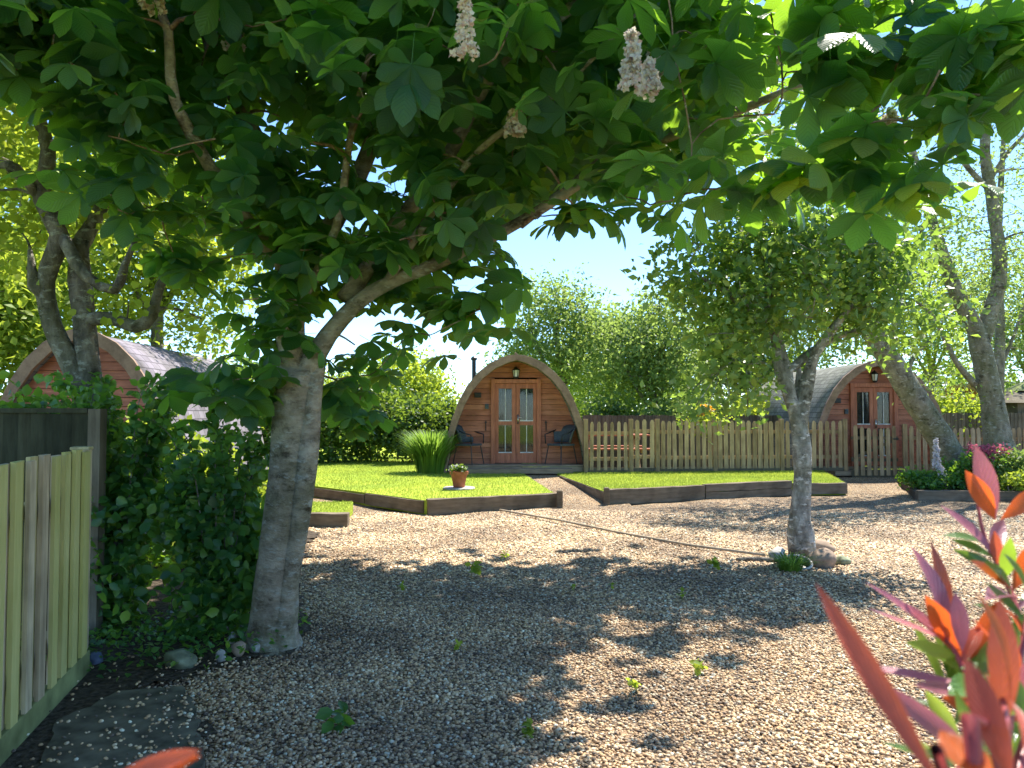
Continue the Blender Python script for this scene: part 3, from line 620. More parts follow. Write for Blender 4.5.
# ------------------------------------------------------------------ picket fences and gate
def pickets(mb, x0, x1, z0, h, pitch, wv, hf=None, y=0, skip=0.0):
    n = max(1, int(round((x1 - x0) / pitch)))
    for i in range(n):
        x = x0 + (i + .5) * (x1 - x0) / n; hh = (hf(x) if hf else h) + random.uniform(-.012, .012); tl = random.uniform(-.012, .012)
        w2 = wv / 2; t_ = .009; yy = y + random.uniform(-.004, .004)
        prof = [(-w2, 0), (w2, 0), (w2, hh - .05), (w2 * .45, hh), (-w2 * .45, hh), (-w2, hh - .05)]
        M = Matrix.Translation((x, yy, z0)) @ Matrix.Rotation(tl, 4, 'Y')
        mb.add([(a, -t_, b_) for a, b_ in prof] + [(a, t_, b_) for a, b_ in prof], [tuple(range(6)), tuple(range(11, 5, -1))] + [(i_, i_ + 6, (i_ + 1) % 6 + 6, (i_ + 1) % 6) for i_ in range(6)], 0, M)
def picket_fence(label, p, q, z0, h, bays, board=True, group='picket fences in front of the cabins'):
    p = Vector((p[0], p[1], 0)); q = Vector((q[0], q[1], 0)); d = q - p; L = d.length
    e = empty('picket_fence', (p.x, p.y, z0), math.atan2(d.y, d.x)); tag(e, label, 'fence', group)
    n = len(bays); xs = [L * sum(b[0] for b in bays[:i]) for i in range(n + 1)]
    for i, (fr, pitch, wv, dz) in enumerate(bays):
        mb = MB(); pickets(mb, xs[i] + .05, xs[i + 1] - .05, .07 + dz, h - .07, pitch, wv); mb.build('picket_panel', m_picket, e)
        for zz in (h * .28, h * .78):
            mb = MB(); mb.box(((xs[i] + xs[i + 1]) / 2, .045, zz + dz), (xs[i + 1] - xs[i] - .1, .04, .075)); mb.build('rail', m_picket, e)
        if board:
            mb = MB(); mb.box(((xs[i] + xs[i + 1]) / 2, .01, .05), (xs[i + 1] - xs[i] - .1, .03, .1)); mb.build('gravel_board', m_dfence, e)
    for x in xs:
        mb = MB(); mb.box((x, .03, h / 2 + .02), (.09, .09, h + .04)); mb.build('post', m_picket, e, bevel=.006)
    return e
a0 = at(586, 473, 16.2); a1 = at(846, 476, 16.75)
picket_fence('tan picket fence running from the porch cabin to the gate', (a0.x, 16.2), (a1.x, 16.75), LAWN_Z, 1.10,
             [(.17, .145, .075, -.02), (.10, .16, .09, .02), (.22, .125, .085, 0), (.26, .125, .095, 0), (.25, .15, .085, 0)])
b0 = at(906, 480, 16.6); b1 = at(946, 480, 16.4)
picket_fence('short picket fence right of the gate, behind the white flower spike', (b0.x, 16.6), (b1.x, 16.4), 0.0, 1.2, [(1, .15, .085, 0)], board=False)
picket_fence('long picket fence behind the two big trunks at the right', (b1.x + .1, 16.6), (16.5, 17.6), 0.0, 1.15, [(.33, .145, .09, 0), (.33, .145, .09, 0), (.34, .145, .09, 0)])
# gate
ge = empty('picket_gate', (a1.x + .12, 16.7, 0.05)); tag(ge, 'tan picket gate with a dipped top in front of the right cabin', 'gate')
gw = b0.x - a1.x - .22
mb = MB(); pickets(mb, .02, gw - .02, .06, 1.1, .15, .085, hf=lambda x: 1.12 - .10 * math.sin(math.pi * x / gw)); mb.build('picket_panel', m_picket, ge)
mb = MB(); mb.box((gw / 2, .03, .09), (gw, .03, .16)); mb.box((gw / 2, .035, .4), (gw, .035, .07)); mb.box((gw / 2, .035, .88), (gw, .035, .07)); L_ = math.hypot(gw, .45)
mb.box((gw / 2, .036, .64), (L_, .03, .06), rot=Matrix.Rotation(-math.atan2(.45, gw), 3, 'Y')); mb.build('gate_frame', m_dfence, ge)
mb = MB(); mb.box((gw - .06, -.02, .86), (.12, .015, .03)); mb.tube([(gw - .05, -.02, .86), (gw - .05, -.06, .86)], .008, 6); mb.build('latch', m_black, ge)
for x, lab in ((a1.x + .06, 'gate post'), (b0.x - .06, 'x')):
    pass
# dark fences beyond
board_fence('closeboard_fence', (1.8, 19.4), (9.0, 19.6), 0, 1.42, .12, m_dfence, 'dark board fence standing behind the picket fence and picnic table')
board_fence('closeboard_fence', (9.6, 20.5), (20.0, 20.5), 0, 1.48, .12, m_dfence, 'dark board fence behind the trunks at the far right')
# picnic table behind pickets
pt = empty('picnic_table', (2.35, 18.0, 0)); tag(pt, 'brown picnic table seen through the picket fence', 'table')
mb = MB()
for i in range(5): mb.box((0, -.3 + .15 * i, .96), (1.7, .135, .035))
mb.build('tabletop', m_pod_front, pt)
for s_ in (-1, 1):
    mb = MB()
    for k_ in (0, 1): mb.box((0, s_ * (.65 + .14 * k_), .66), (1.7, .125, .035))
    mb.build('bench_seat', m_pod_front, pt)
    mb = MB(); mb.box((s_ * .6, 0, .61), (.05, 1.5, .08)); mb.box((s_ * .6, 0, .9), (.05, .74, .08))
    for k_ in (-1, 1): mb.tube([(s_ * .56, k_ * .25, .92), (s_ * .56, k_ * .6, 0)], .04, 4)
    mb.build('trestle', m_deck, pt)
# shed at the far right
sh = empty('garden_shed', (15.2, 21.8, 0)); tag(sh, 'dark roofed shed behind the fence at the right edge', 'shed')
mb = MB(); mb.box((0, 0, .9), (3.0, 2.4, 1.8)); mb.build('wall', m_dfence, sh)
mb = MB(); mb.add([(-1.75, -1.4, 1.75), (1.75, -1.4, 1.75), (1.75, 1.4, 1.75), (-1.75, 1.4, 1.75), (-.9, 0, 2.15), (.9, 0, 2.15)], [(0, 1, 5, 4), (1, 2, 5), (2, 3, 4, 5), (3, 0, 4), (3, 2, 1, 0)]); mb.build('roof', m_dfence, sh)
mb = MB(); mb.add([(-.95, -.4, 2.1), (.95, -.4, 2.1), (.95, .4, 2.1), (-.95, .4, 2.1), (-.4, 0, 2.45), (.4, 0, 2.45)], [(0, 1, 5, 4), (1, 2, 5), (2, 3, 4, 5), (3, 0, 4), (3, 2, 1, 0)]); mb.build('roof_vent', m_mossconc, sh)

# ------------------------------------------------------------------ trees
def catmull(pts, step=0.12):
    P = [Vector(p[:3]) for p in pts]; Rr = [p[3] for p in pts]; out = []
    P = [P[0] * 2 - P[1]] + P + [P[-1] * 2 - P[-2]]
    for i in range(len(pts) - 1):
        p0_, p1_, p2_, p3_ = P[i:i + 4]; n = max(2, int((p2_ - p1_).length / step))
        for j in range(n):
            t = j / n
            q = 0.5 * ((2 * p1_) + (-p0_ + p2_) * t + (2 * p0_ - 5 * p1_ + 4 * p2_ - p3_) * t * t + (-p0_ + 3 * p1_ - 3 * p2_ + p3_) * t ** 3)
            out.append((q, Rr[i] + (Rr[i + 1] - Rr[i]) * t))
    out.append((P[-2], Rr[-1])); return out
class Skel:
    def __init__(s): s.pos = []; s.rad = []; s.dir = []; s.trunk = MB(); s.tw = MB()
    def limb(s, pts, k=12, jit=.05, step=.12, knots=0):
        c = catmull(pts, step); n = len(c)
        rr = [r for _, r in c]; pp = [p for p, _ in c]
        for _ in range(knots):
            i = random.randrange(2, n - 2); rr[i] *= 1.18; rr[i - 1] *= 1.08; rr[i + 1] *= 1.08
        s.trunk.tube(pp, rr, k, jit=jit)
        for i, (p, r) in enumerate(c):
            s.pos.append(p); s.rad.append(r); s.dir.append((pp[min(i + 1, n - 1)] - pp[max(i - 1, 0)]).normalized())
    def branch(s, T, tip=.006, k=5, up=.0, minr=0.0, zmin=None, bend=.35, rmax=.05):
        T = Vector(T); A_ = np.array([tuple(p) for p in s.pos]); d = np.linalg.norm(A_ - np.array(T), axis=1)
        pen = d + np.maximum(0, A_[:, 2] - T.z) * .8
        if zmin is not None: pen += np.where(A_[:, 2] < zmin, 50, 0)
        i = int(np.argmin(pen)); p = s.pos[i]; L = (T - p).length
        if L < .12: return
        r0 = min(s.rad[i] * .7, rmax, .008 + .018 * L); c1 = p + (s.dir[i] * .6 + (T - p).normalized() * .4 + Vector((0, 0, up))) * L * bend; n = max(3, int(L / .18)) + 1
        pts = []; rr = []
        for j in range(n + 1):
            t = j / n; q = p * (1 - t) ** 2 + c1 * 2 * t * (1 - t) + T * t * t
            if 0 < j < n: q += Vector((random.gauss(0, .02), random.gauss(0, .02), random.gauss(0, .02))) * L * .6
            pts.append(q); rr.append(r0 + (tip - r0) * t)
        s.tw.tube(pts, rr, k)
        for j in range(1, n + 1): s.pos.append(pts[j]); s.rad.append(rr[j]); s.dir.append((pts[j] - pts[j - 1]).normalized())
def leaf_tpl(st, W, droop=.25, fold=.25):
    """stations list of (t,w); leaf along +Y, normal +Z, length 1"""
    V = []; UV = []; Fq = []; Ft = []
    for i, (t, wv) in enumerate(st):
        z = -droop * t * t
        if wv == 0: V.append((0, t, z)); UV.append((0, t))
        else:
            V += [(-wv * W, t, z + fold * wv * W), (0, t, z), (wv * W, t, z + fold * wv * W)]; UV += [(-1, t), (0, t), (1, t)]
    k = 0; idx = []
    for (t, wv) in st:
        if wv == 0: idx.append([k]); k += 1
        else: idx.append([k, k + 1, k + 2]); k += 3
    for a_, b_ in zip(idx[:-1], idx[1:]):
        if len(a_) == 3 and len(b_) == 3: Fq += [(a_[0], a_[1], b_[1], b_[0]), (a_[1], a_[2], b_[2], b_[1])]
        elif len(b_) == 1: Ft += [(a_[0], a_[1], b_[0]), (a_[1], a_[2], b_[0])]
        else: Ft += [(a_[0], b_[1], b_[0]), (a_[0], b_[2], b_[1])]
    fs = []
    if Fq: fs.append(np.array(Fq))
    if Ft: fs.append(np.array(Ft))
    return np.array(V, float), fs, np.array(UV, float)
T_SIMPLE = leaf_tpl([(0, 0), (.45, 1), (1, 0)], .27, .15, .3)
T_ROUND = leaf_tpl([(0, 0), (.25, .8), (.6, 1), (1, 0)], .36, .15, .3)
def compound():
    v, f, u = leaf_tpl([(0, .06), (.3, .42), (.55, .86), (.74, 1), (.9, .62), (1, 0)], .235, .42, .22)
    V = []; Fq = []; Ft = []; UV = []
    angs = [-118, -68, -24, 24, 68, 118]; ln = [.62, .85, 1, 1, .87, .6]
    for k, (a_, l_) in enumerate(zip(angs, ln)):
        c, s_ = math.cos(R(a_)), math.sin(R(a_)); n0 = len(V)
        for (x, y, z) in v:
            x2, y2, z2 = x * l_ * 1.15, y * l_, z * l_ - .12 * y * l_ * (abs(a_) / 118); V.append((x2 * c + y2 * s_, -x2 * s_ + y2 * c, z2))
        for ff in f:
            for q in ff: (Fq if len(q) == 4 else Ft).append([i + n0 for i in q])
        UV += [tuple(p) for p in u]
    n0 = len(V); V += [(-.012, 0, 0), (.012, 0, 0), (.01, -.7, .12), (-.01, -.7, .12)]; UV += [(0, 0)] * 4; Fq.append([n0, n0 + 1, n0 + 2, n0 + 3])
    return np.array(V), [np.array(Fq), np.array(Ft)], np.array(UV)
T_COMP = compound()
def leaf_rot(n, tilt=.8):
    return np.einsum('nij,njk->nik', euler_mats(rng.normal(0, tilt, n), rng.normal(0, tilt, n), np.zeros(n)), euler_mats(np.zeros(n), np.zeros(n), rng.uniform(0, 6.283, n)))
def ell_pts(n, lobes, shell=.55):
    """random points in a union of ellipsoids (cx,cy,cz,rx,ry,rz)"""
    vol = np.array([l[3] * l[4] * l[5] for l in lobes]); ch = rng.choice(len(lobes), n, p=vol / vol.sum())
    d = rng.normal(size=(n, 3)); d /= np.linalg.norm(d, axis=1)[:, None]; r = rng.uniform(shell ** 3, 1, n) ** (1 / 3)
    Lb = np.array(lobes)[ch]; return Lb[:, :3] + d * r[:, None] * Lb[:, 3:6]
def crown_from(centers, n, spread, tpl, size, m, parent, tilt=.8, name='crown', flat=.7, keep=None):
    c = centers[rng.integers(0, len(centers), n)]
    P = c + rng.normal(size=(n, 3)) * np.array([spread, spread, spread * flat])
    if keep is not None: P = P[keep(P)]
    n = len(P); S = size * rng.uniform(.65, 1.25, n)
    return scatter(name, tpl[0], tpl[1], P, leaf_rot(n, tilt), S, m, parent, uv=tpl[2])
def tree(name, label, base, limbs, lobes, ncl, nleaf, spread, size, leafm, barkm, tpl=T_SIMPLE, shell=.5, group=None, k=10, knots=0, zmin=None, tilt=.8, keep=None, rmax=.05, cat='tree', up=.1, jit=.06, cl_keep=None):
    e = empty(name, base); tag(e, label, cat, group); bvec = np.array(base)
    S = Skel()
    for lb in limbs: S.limb([tuple(np.array(p[:3]) - bvec) + (p[3],) for p in lb], k=k, knots=knots, jit=jit)
    cl = ell_pts(ncl, lobes, shell)
    if cl_keep is not None: cl = cl[cl_keep(cl)]
    cl = cl - bvec
    order = np.argsort(np.linalg.norm(cl - np.array(S.pos[-1]), axis=1))
    for c in cl[order]: S.branch(c, zmin=zmin, rmax=rmax, up=up)
    S.trunk.build('trunk', barkm, e, smooth=True); S.tw.build('branches', barkm, e, smooth=True)
    kk = (lambda P: keep(P + bvec)) if keep else None
    crown_from(cl, nleaf, spread, tpl, size, leafm, e, tilt, keep=kk)
    return e, S, cl

# --- big horse chestnut
cb = gr(272, 648); cx, cy = cb.x, cb.y
def cpt(px, py, Y, r): v = at(px, py, Y); return (v.x, v.y, v.z, r)
LB = [(-500, 150), (0, 92), (60, 130), (85, 205), (150, 225), (185, 262), (225, 262), (255, 290), (300, 335), (335, 320), (370, 335), (420, 345), (500, 300), (515, 240), (560, 222), (640, 218), (700, 200), (780, 190), (870, 205), (920, 195), (955, 140), (1000, 85), (1060, 55), (1600, 0)]
lbx = np.array([p[0] for p in LB]); lby = np.array([p[1] for p in LB])
def chest_ok(P, m=0):
    u, v, d = proj_np(P); lim = np.interp(u, lbx, lby)
    return (d < .3) | (v < lim - m)
limbs = [
    [(cx, cy, -.05, .215), (cx, cy, .07, .175), (cx + .01, cy, .16, .15), cpt(279, 560, cy, .132), cpt(288, 500, cy, .138), cpt(294, 440, cy, .145), cpt(296, 400, cy, .14), cpt(298, 370, cy, .13)],
    [(cx + .10, cy - .07, -.03, .10), (cx + .085, cy - .07, .15, .07), cpt(291, 575, cy - .07, .055), cpt(301, 510, cy - .07, .065), cpt(308, 450, cy - .07, .07), cpt(312, 400, cy - .05, .06), cpt(318, 360, cy, .055)],
    [cpt(300, 385, cy, .085), cpt(328, 335, cy - .05, .060), cpt(372, 292, cy - .1, .048), cpt(440, 262, cy - .15, .040), cpt(520, 222, cy - .3, .034), cpt(620, 160, cy - .6, .026), cpt(740, 110, cy - 1.0, .024), cpt(860, 65, cy - 1.3, .016), cpt(960, 55, cy - 1.5, .010)],
    [cpt(294, 385, cy, .10), cpt(292, 320, cy, .085), cpt(325, 240, cy + .2, .07), cpt(372, 140, cy + .4, .055), cpt(380, 30, cy + .6, .045), cpt(400, -150, cy + .8, .02)],
    [cpt(292, 345, cy, .085), cpt(288, 260, cy + .1, .07), cpt(262, 150, cy + .1, .05), cpt(215, 60, cy, .04), cpt(180, -60, cy, .02)],
    [cpt(345, 300, cy, .06), cpt(400, 220, cy + .2, .055), cpt(440, 170, cy + .0, .048), cpt(500, 62, cy - .6, .040), cpt(575, 5, cy - .9, .032), cpt(680, -90, cy - .3, .015)],
    [cpt(286, 270, cy, .05), cpt(225, 190, cy - .5, .04), cpt(175, 100, cy - .9, .03), cpt(160, 10, cy - 1.1, .022), cpt(60, -60, cy - 1.3, .01)],
    [cpt(385, 285, cy - .1, .03), cpt(430, 215, cy - .4, .025), cpt(480, 150, cy - .6, .02), cpt(560, 90, cy - .9, .014), cpt(640, 10, cy - 1.1, .007)],
    [cpt(292, 320, cy, .035), cpt(335, 230, cy - .4, .026), cpt(350, 140, cy - .7, .02), cpt(372, 40, cy - .9, .012)],
    [cpt(520, 225, cy - .3, .028), cpt(600, 160, cy - .2, .024), cpt(660, 90, cy - .1, .018), cpt(740, 20, cy, .01)],
    [cpt(380, 140, cy + .4, .05), cpt(470, 90, cy + 1.6, .045), cpt(580, 60, cy + 3.0, .03), cpt(640, 50, cy + 4.2, .015)],
]
lobes = [(-1.4, 5.0, 3.9, 2.5, 2.0, 1.7), (.4, 4.6, 3.7, 1.7, 1.7, 1.3), (1.45, 3.4, 3.0, 1.3, .8, .7), (-2.4, 3.7, 3.4, 1.6, 1.1, 1.1), (-.4, 5.0, 5.6, 2.6, 2.2, 1.6),
         (.5, 6.8, 4.5, 1.9, 1.6, 1.2), (.4, 8.6, 5.0, 1.8, 1.5, 1.2), (-1.6, 4.6, 2.9, 1.2, .9, .8),
         (.7, 5.8, 5.3, 1.8, 1.6, 1.0), (1.4, 7.9, 5.2, 1.6, 1.5, 1.1), (2.9, 9.3, 5.7, 1.8, 1.6, 1.1), (-1.0, 6.8, 5.8, 1.8, 1.6, 1.2)]
te = empty('horse_chestnut', (cx, cy, 0)); tag(te, 'large horse chestnut with white blossom spikes arching over the gravel yard', 'tree')
bvec = np.array((cx, cy, 0.0)); S = Skel()
for i, lb in enumerate(limbs):
    S.limb([tuple(np.array(p[:3]) - bvec) + (p[3],) for p in lb], k=20 if i < 2 else 10, jit=.025 if i < 2 else .05, step=.1)
cl = ell_pts(820, lobes, .2); cl = cl[chest_ok(cl, 12) & ((cl[:, 0] ** 2 + cl[:, 1] ** 2 + (cl[:, 2] - 1.5) ** 2) > 1.7 ** 2)]
# named hanging sprays near the trunk and the tips
extra = [(215, 380, cy - .3), (245, 385, cy - .25), (285, 350, cy + .3), (205, 262, cy), (180, 262, cy - .2), (370, 375, cy + .3), (345, 385, cy + .2), (395, 350, cy + .3), (355, 345, cy), (430, 335, cy - .1), (465, 318, cy - .2),
         (495, 300, cy - .2), (440, 305, cy), (240, 300, cy - .1), (250, 335, cy), (300, 250, cy - .4), (870, 20, 3.0), (900, 45, 2.9), (835, 35, 3.0), (800, 25, 3.1), (925, 15, 2.9), (815, 75, 3.0), (850, 5, 3.1), (890, 0, 3.0), (940, 40, 2.8), (770, 10, 3.2), (15, 30, 3.8), (40, 75, 3.8), (10, 75, 3.9), (55, 25, 3.7), (980, 95, 2.7), (20, 5, 3.6), (285, 372, cy - .28), (300, 380, cy - .3), (272, 365, cy - .2), (285, 330, cy - .3), (296, 300, cy - .3), (275, 300, cy - .2), (400, 240, cy - .5), (440, 235, cy - .5), (610, 205, 3.9), (650, 205, 3.7), (560, 215, 4), (700, 190, 3.3), (740, 190, 3.2), (800, 175, 3.1), (850, 190, 3), (880, 200, 2.9), (905, 180, 2.9),
         (930, 130, 2.8), (955, 100, 2.7), (975, 60, 2.7), (1000, 50, 2.7), (940, 70, 2.7), (905, 120, 2.8), (880, 150, 2.9), (960, 20, 2.7), (1010, 20, 2.8), (860, 130, 2.9), (130, 215, 4.2), (95, 190, 4.2), (160, 210, 4.4), (210, 385, cy), (190, 388, cy - .1), (250, 395, cy + .2), (390, 300, cy + .3), (360, 400, cy + .35), (345, 410, cy + .4)]
ex = np.array([tuple(at(*p)) for p in extra])
allc = np.concatenate([cl, ex]) - bvec
nk = np.array(S.pos[0]); order = np.argsort(np.linalg.norm(allc - np.array((0.0, 0, 2.2)), axis=1))
for c in allc[order]: S.branch(c, tip=.005, zmin=1.7, rmax=.03, up=.15)
S.trunk.build('trunk', m_bark_c, te, smooth=True); S.tw.build('branches', m_bark_b, te, smooth=True)
n = 9300; c = (cl - bvec)[rng.integers(0, len(cl), n)]; P = c + rng.normal(size=(n, 3)) * np.array([.26, .26, .17]); P = P[chest_ok(P + bvec, 34)]
def open_view(P, caps):
    # airy gaps round the lower limbs, where the tree has been thinned
    u, v, d = proj_np(P + bvec); k = np.ones(len(P), bool)
    for (x0, y0, x1, y1, r_, dm) in caps:
        dx, dy = x1 - x0, y1 - y0; t = np.clip(((u - x0) * dx + (v - y0) * dy) / (dx * dx + dy * dy), 0, 1)
        dist = np.hypot(u - x0 - t * dx, v - y0 - t * dy); k &= ~((dist < r_) & (d < dm) & (rng.random(len(P)) < .85))
    return P[k]
P = P[~((proj_np(P + bvec)[0] > 740) & (rng.random(len(P)) < .78))]
exu = proj_np(ex)[0]; exr = np.repeat(ex - bvec, np.where(exu > 780, 4, 6), axis=0); exr = exr + rng.normal(size=exr.shape) * np.array([.11, .12, .08])
P = np.concatenate([P, exr]); n = len(P)
P = P[np.linalg.norm(P + bvec - np.array((0, 0, 1.5)), axis=1) > 1.5]
P = open_view(P, [(300, 385, 345, 310, 30, cy), (345, 310, 400, 275, 18, cy), (470, 255, 530, 220, 18, cy - .2), (455, 130, 570, 15, 26, cy - .1), (200, 120, 165, 30, 20, cy - .8), (205, 170, 225, 190, 16, cy - .5), (400, 260, 450, 190, 7, cy - .3), (500, 130, 560, 90, 7, cy - 1), (340, 200, 350, 140, 7, cy - .5), (560, 190, 640, 115, 12, cy - .3)]); n = len(P)
scatter('crown', T_COMP[0], T_COMP[1], P, leaf_rot(n, .42), rng.uniform(.11, .235, n), m_chest, te, uv=T_COMP[2])
# blossom spikes
def spike(p, h, parent, name='blossom', m=m_flower, r=.07, nfl=130, size=.024):
    t_ = rng.uniform(0, 1, nfl); a_ = rng.uniform(0, 6.28, nfl); rr = r * (1 - .75 * t_) * rng.uniform(.5, 1, nfl)
    P = np.stack([rr * np.cos(a_), rr * np.sin(a_), t_ * h], -1) + np.array(p)
    tv = leaf_tpl([(0, 0), (.5, 1), (1, 0)], .5, .2, .4)
    P = np.repeat(P, 4, axis=0) ; n_ = len(P)
    return scatter(name, tv[0], tv[1], P, leaf_rot(n_, 1.4), size * rng.uniform(.7, 1.2, n_), m, parent)
for (px, py, Yd, h) in [(465, 55, 2.5, .20), (632, 90, 2.45, .20), (650, 95, 2.6, .12), (515, 135, 4.0, .13), (655, 82, 3.9, .2), (235, 50, 4.2, .24), (700, 40, 3.8, .14), (890, 155, 3.1, .18), (780, 60, 3.6, .18), (415, 130, 4.4, .13), (150, 8, 3.6, .2), (728, 95, 3.8, .11)]:
    spike(tuple(np.array(at(px, py, Yd)) - bvec - np.array((0, 0, 0))), h, te, r=.045 if Yd < 3 else .065, size=.016 if Yd < 3 else .024)

# --- small evergreen tree in the middle right
sb = gr(803, 556); sx_, sy_ = sb.x, sb.y
def spt(px, py, dY, r): v = at(px, py, sy_ + dY); return (v.x, v.y, v.z, r)
limbs = [[(sx_, sy_, -.03, .15), spt(800, 520, 0, .105), spt(803, 475, 0, .09), spt(799, 425, 0, .082), spt(791, 400, 0, .065), spt(783, 370, .05, .075), spt(775, 330, .1, .06), spt(768, 290, .1, .045), spt(765, 240, .1, .025)],
         [spt(800, 430, 0, .07), spt(806, 390, 0, .058), spt(815, 355, -.05, .045), spt(840, 320, -.1, .035), spt(870, 280, -.1, .02)],
         [spt(783, 375, 0, .04), spt(830, 340, .2, .03), spt(880, 325, .25, .018)],
         [spt(775, 330, 0, .04), spt(740, 300, -.2, .03), spt(705, 280, -.3, .018)], [spt(797, 415, 0, .04), spt(800, 395, .1, .035), spt(798, 360, .2, .02)]]
C1 = at(770, 300, sy_); C2 = at(840, 275, sy_); C3 = at(715, 320, sy_)
C4 = at(740, 390, sy_); C5 = at(890, 320, sy_ + .2)
tree('evergreen_oak', 'small dense green tree on a pale trunk in the middle of the gravel', (sx_, sy_, 0), limbs,
     [(C1.x, sy_, C1.z, .8, .8, .75), (C2.x, sy_, C2.z, .75, .75, .6), (C3.x, sy_, C3.z, .55, .7, .55), (C4.x - .15, sy_, C4.z, .62, .5, .33), (C3.x - .1, sy_, C3.z + .5, .5, .5, .5), (C5.x, sy_ + .2, C5.z + .1, .65, .5, .4), (C2.x + .45, sy_, C2.z, .6, .6, .5), (C1.x + .2, sy_, C1.z + .75, .9, .8, .5)],
     260, 10500, .16, .10, m_small, m_bark_s, T_SIMPLE, shell=.3, k=14, knots=5, zmin=2.0, tilt=.9, rmax=.03)

# --- old gnarled tree at left
ob = (-3.55, 6.2, 0)
def opt_(px, py, Y, r): v = at(px, py, Y); return (v.x, v.y, v.z, r)
limbs = [[ob + (.18,), opt_(94, 480, 6.2, 0.119), opt_(88, 400, 6.2, 0.098), opt_(85, 330, 6.2, 0.085), opt_(80, 280, 6.2, 0.076), opt_(80, 240, 6.2, 0.060)],
         [opt_(92, 420, 6.2, 0.085), opt_(74, 370, 6.15, 0.081), opt_(52, 325, 6.1, 0.072), opt_(46, 280, 6.05, 0.068), opt_(60, 235, 6.0, 0.072), opt_(42, 200, 6.0, 0.064), opt_(48, 150, 6.0, 0.055), opt_(30, 80, 6, 0.043), opt_(50, 10, 6, 0.030), opt_(40, -120, 6, 0.017)],
         [opt_(85, 320, 6.2, 0.060), opt_(110, 318, 6.15, 0.051), opt_(135, 327, 6.1, 0.047), opt_(152, 315, 6.1, 0.038), opt_(160, 285, 6.1, 0.030), opt_(185, 250, 6.1, 0.017)],
         [opt_(62, 235, 6.0, 0.051), opt_(85, 275, 5.9, 0.038), opt_(115, 290, 5.9, 0.034), opt_(125, 265, 5.9, 0.025), opt_(140, 230, 5.9, 0.017)],
         [opt_(42, 200, 6.0, 0.043), opt_(15, 170, 5.9, 0.038), opt_(-30, 150, 5.9, 0.025)],
         [opt_(44, 105, 6.0, 0.043), opt_(20, 50, 5.9, 0.038), opt_(-30, 20, 5.9, 0.025)], [opt_(50, 300, 6.1, 0.043), opt_(35, 285, 6.0, 0.034), opt_(30, 250, 6, 0.017)],
         [opt_(78, 250, 6.2, 0.068), opt_(110, 190, 6.5, 0.051), opt_(150, 100, 6.8, 0.034), opt_(180, 0, 7, 0.017)]]
tree('old_apple_tree', 'gnarled old tree with twisting dark limbs behind the left fence', ob, limbs,
     [(-3.9, 6.4, 4.4, 1.2, 1.4, 1.5), (-4.6, 6.2, 3.2, 1.0, 1.0, .9), (-3.2, 7.0, 3.3, .8, .9, .6), (-2.9, 6.4, 2.45, .45, .4, .3)], 130, 9500, .17, .075, m_yel, m_bark_d, T_ROUND, shell=.3, k=14, knots=3, jit=.08, zmin=2.2, tilt=.9, rmax=.03)

# --- big trunks at right
rb = (7.75, 14.2, 0.0)
def rpt(px, py, Y, r): v = at(px, py, Y); return (v.x, v.y, v.z, r)
base1 = tuple(gr(962, 478, .1)); base1 = (rpt(960, 470, 14.2, 0)[0], 14.2, 0.1)
tree('leaning_tree', 'tree whose thick mossy trunk leans left across the right cabin', base1, [[base1 + (.34,), rpt(948, 452, 14.2, 0.246), rpt(925, 415, 14.1, 0.230), rpt(903, 380, 14.0, 0.212), rpt(880, 345, 13.9, 0.196), rpt(855, 300, 13.8, 0.162), rpt(838, 240, 13.8, 0.119), rpt(830, 150, 13.8, 0.068)],
      [rpt(890, 355, 13.9, 0.076), rpt(900, 300, 13.9, 0.060), rpt(925, 220, 14, 0.025)], [rpt(905, 383, 14, 0.060), rpt(912, 360, 13.9, 0.043), rpt(930, 340, 13.9, 0.025)]],
     [(*at(880, 250, 14), 1.5, 1.4, 1.2), (*at(830, 170, 13.8), 1.6, 1.5, 1.5), (*at(910, 330, 14), .7, .7, .5)], 110, 9000, .25, .095, m_small, m_bark_g, T_SIMPLE, zmin=2.5, k=14, group='trees at the right of the yard')
base2 = (rpt(1002, 470, 14.8, 0)[0], 14.8, 0.1)
tree('forked_tree', 'tall grey tree with a forked trunk at the right edge', base2, [[base2 + (.40,), rpt(998, 440, 14.8, 0.252), rpt(992, 400, 14.8, 0.210), rpt(980, 345, 14.8, 0.185), rpt(976, 330, 14.8, 0.168), rpt(955, 290, 14.8, 0.134), rpt(938, 240, 14.8, 0.109), rpt(920, 180, 14.8, 0.084), rpt(900, 100, 14.8, 0.042)],
      [rpt(980, 345, 14.8, 0.168), rpt(988, 320, 14.8, 0.151), rpt(1000, 270, 14.8, 0.126), rpt(992, 200, 14.8, 0.109), rpt(985, 140, 14.8, 0.092), rpt(1000, 60, 14.8, 0.050), rpt(1010, -20, 14.8, 0.025)],
      [rpt(975, 385, 14.8, 0.067), rpt(955, 360, 14.7, 0.050), rpt(935, 320, 14.7, 0.042), rpt(915, 300, 14.7, 0.025)], [rpt(990, 190, 14.8, 0.059), rpt(970, 170, 14.8, 0.050), rpt(940, 130, 14.8, 0.034)], [rpt(990, 180, 14.8, 0.050), rpt(1010, 150, 14.8, 0.042), rpt(1040, 120, 14.8, 0.025)]],
     [(*at(1000, 120, 15), 2.0, 1.8, 1.6), (*at(930, 250, 15), 1.2, 1.2, 1.0), (*at(1010, 260, 15.2), 1.4, 1.2, 1.3), (*at(960, 380, 15.2), .8, .7, .6)], 150, 6000, .3, .085, m_airy, m_bark_g, T_SIMPLE, zmin=2.0, k=14, group='trees at the right of the yard')
base3 = (rpt(998, 440, 17.8, 0)[0], 17.8, 0)
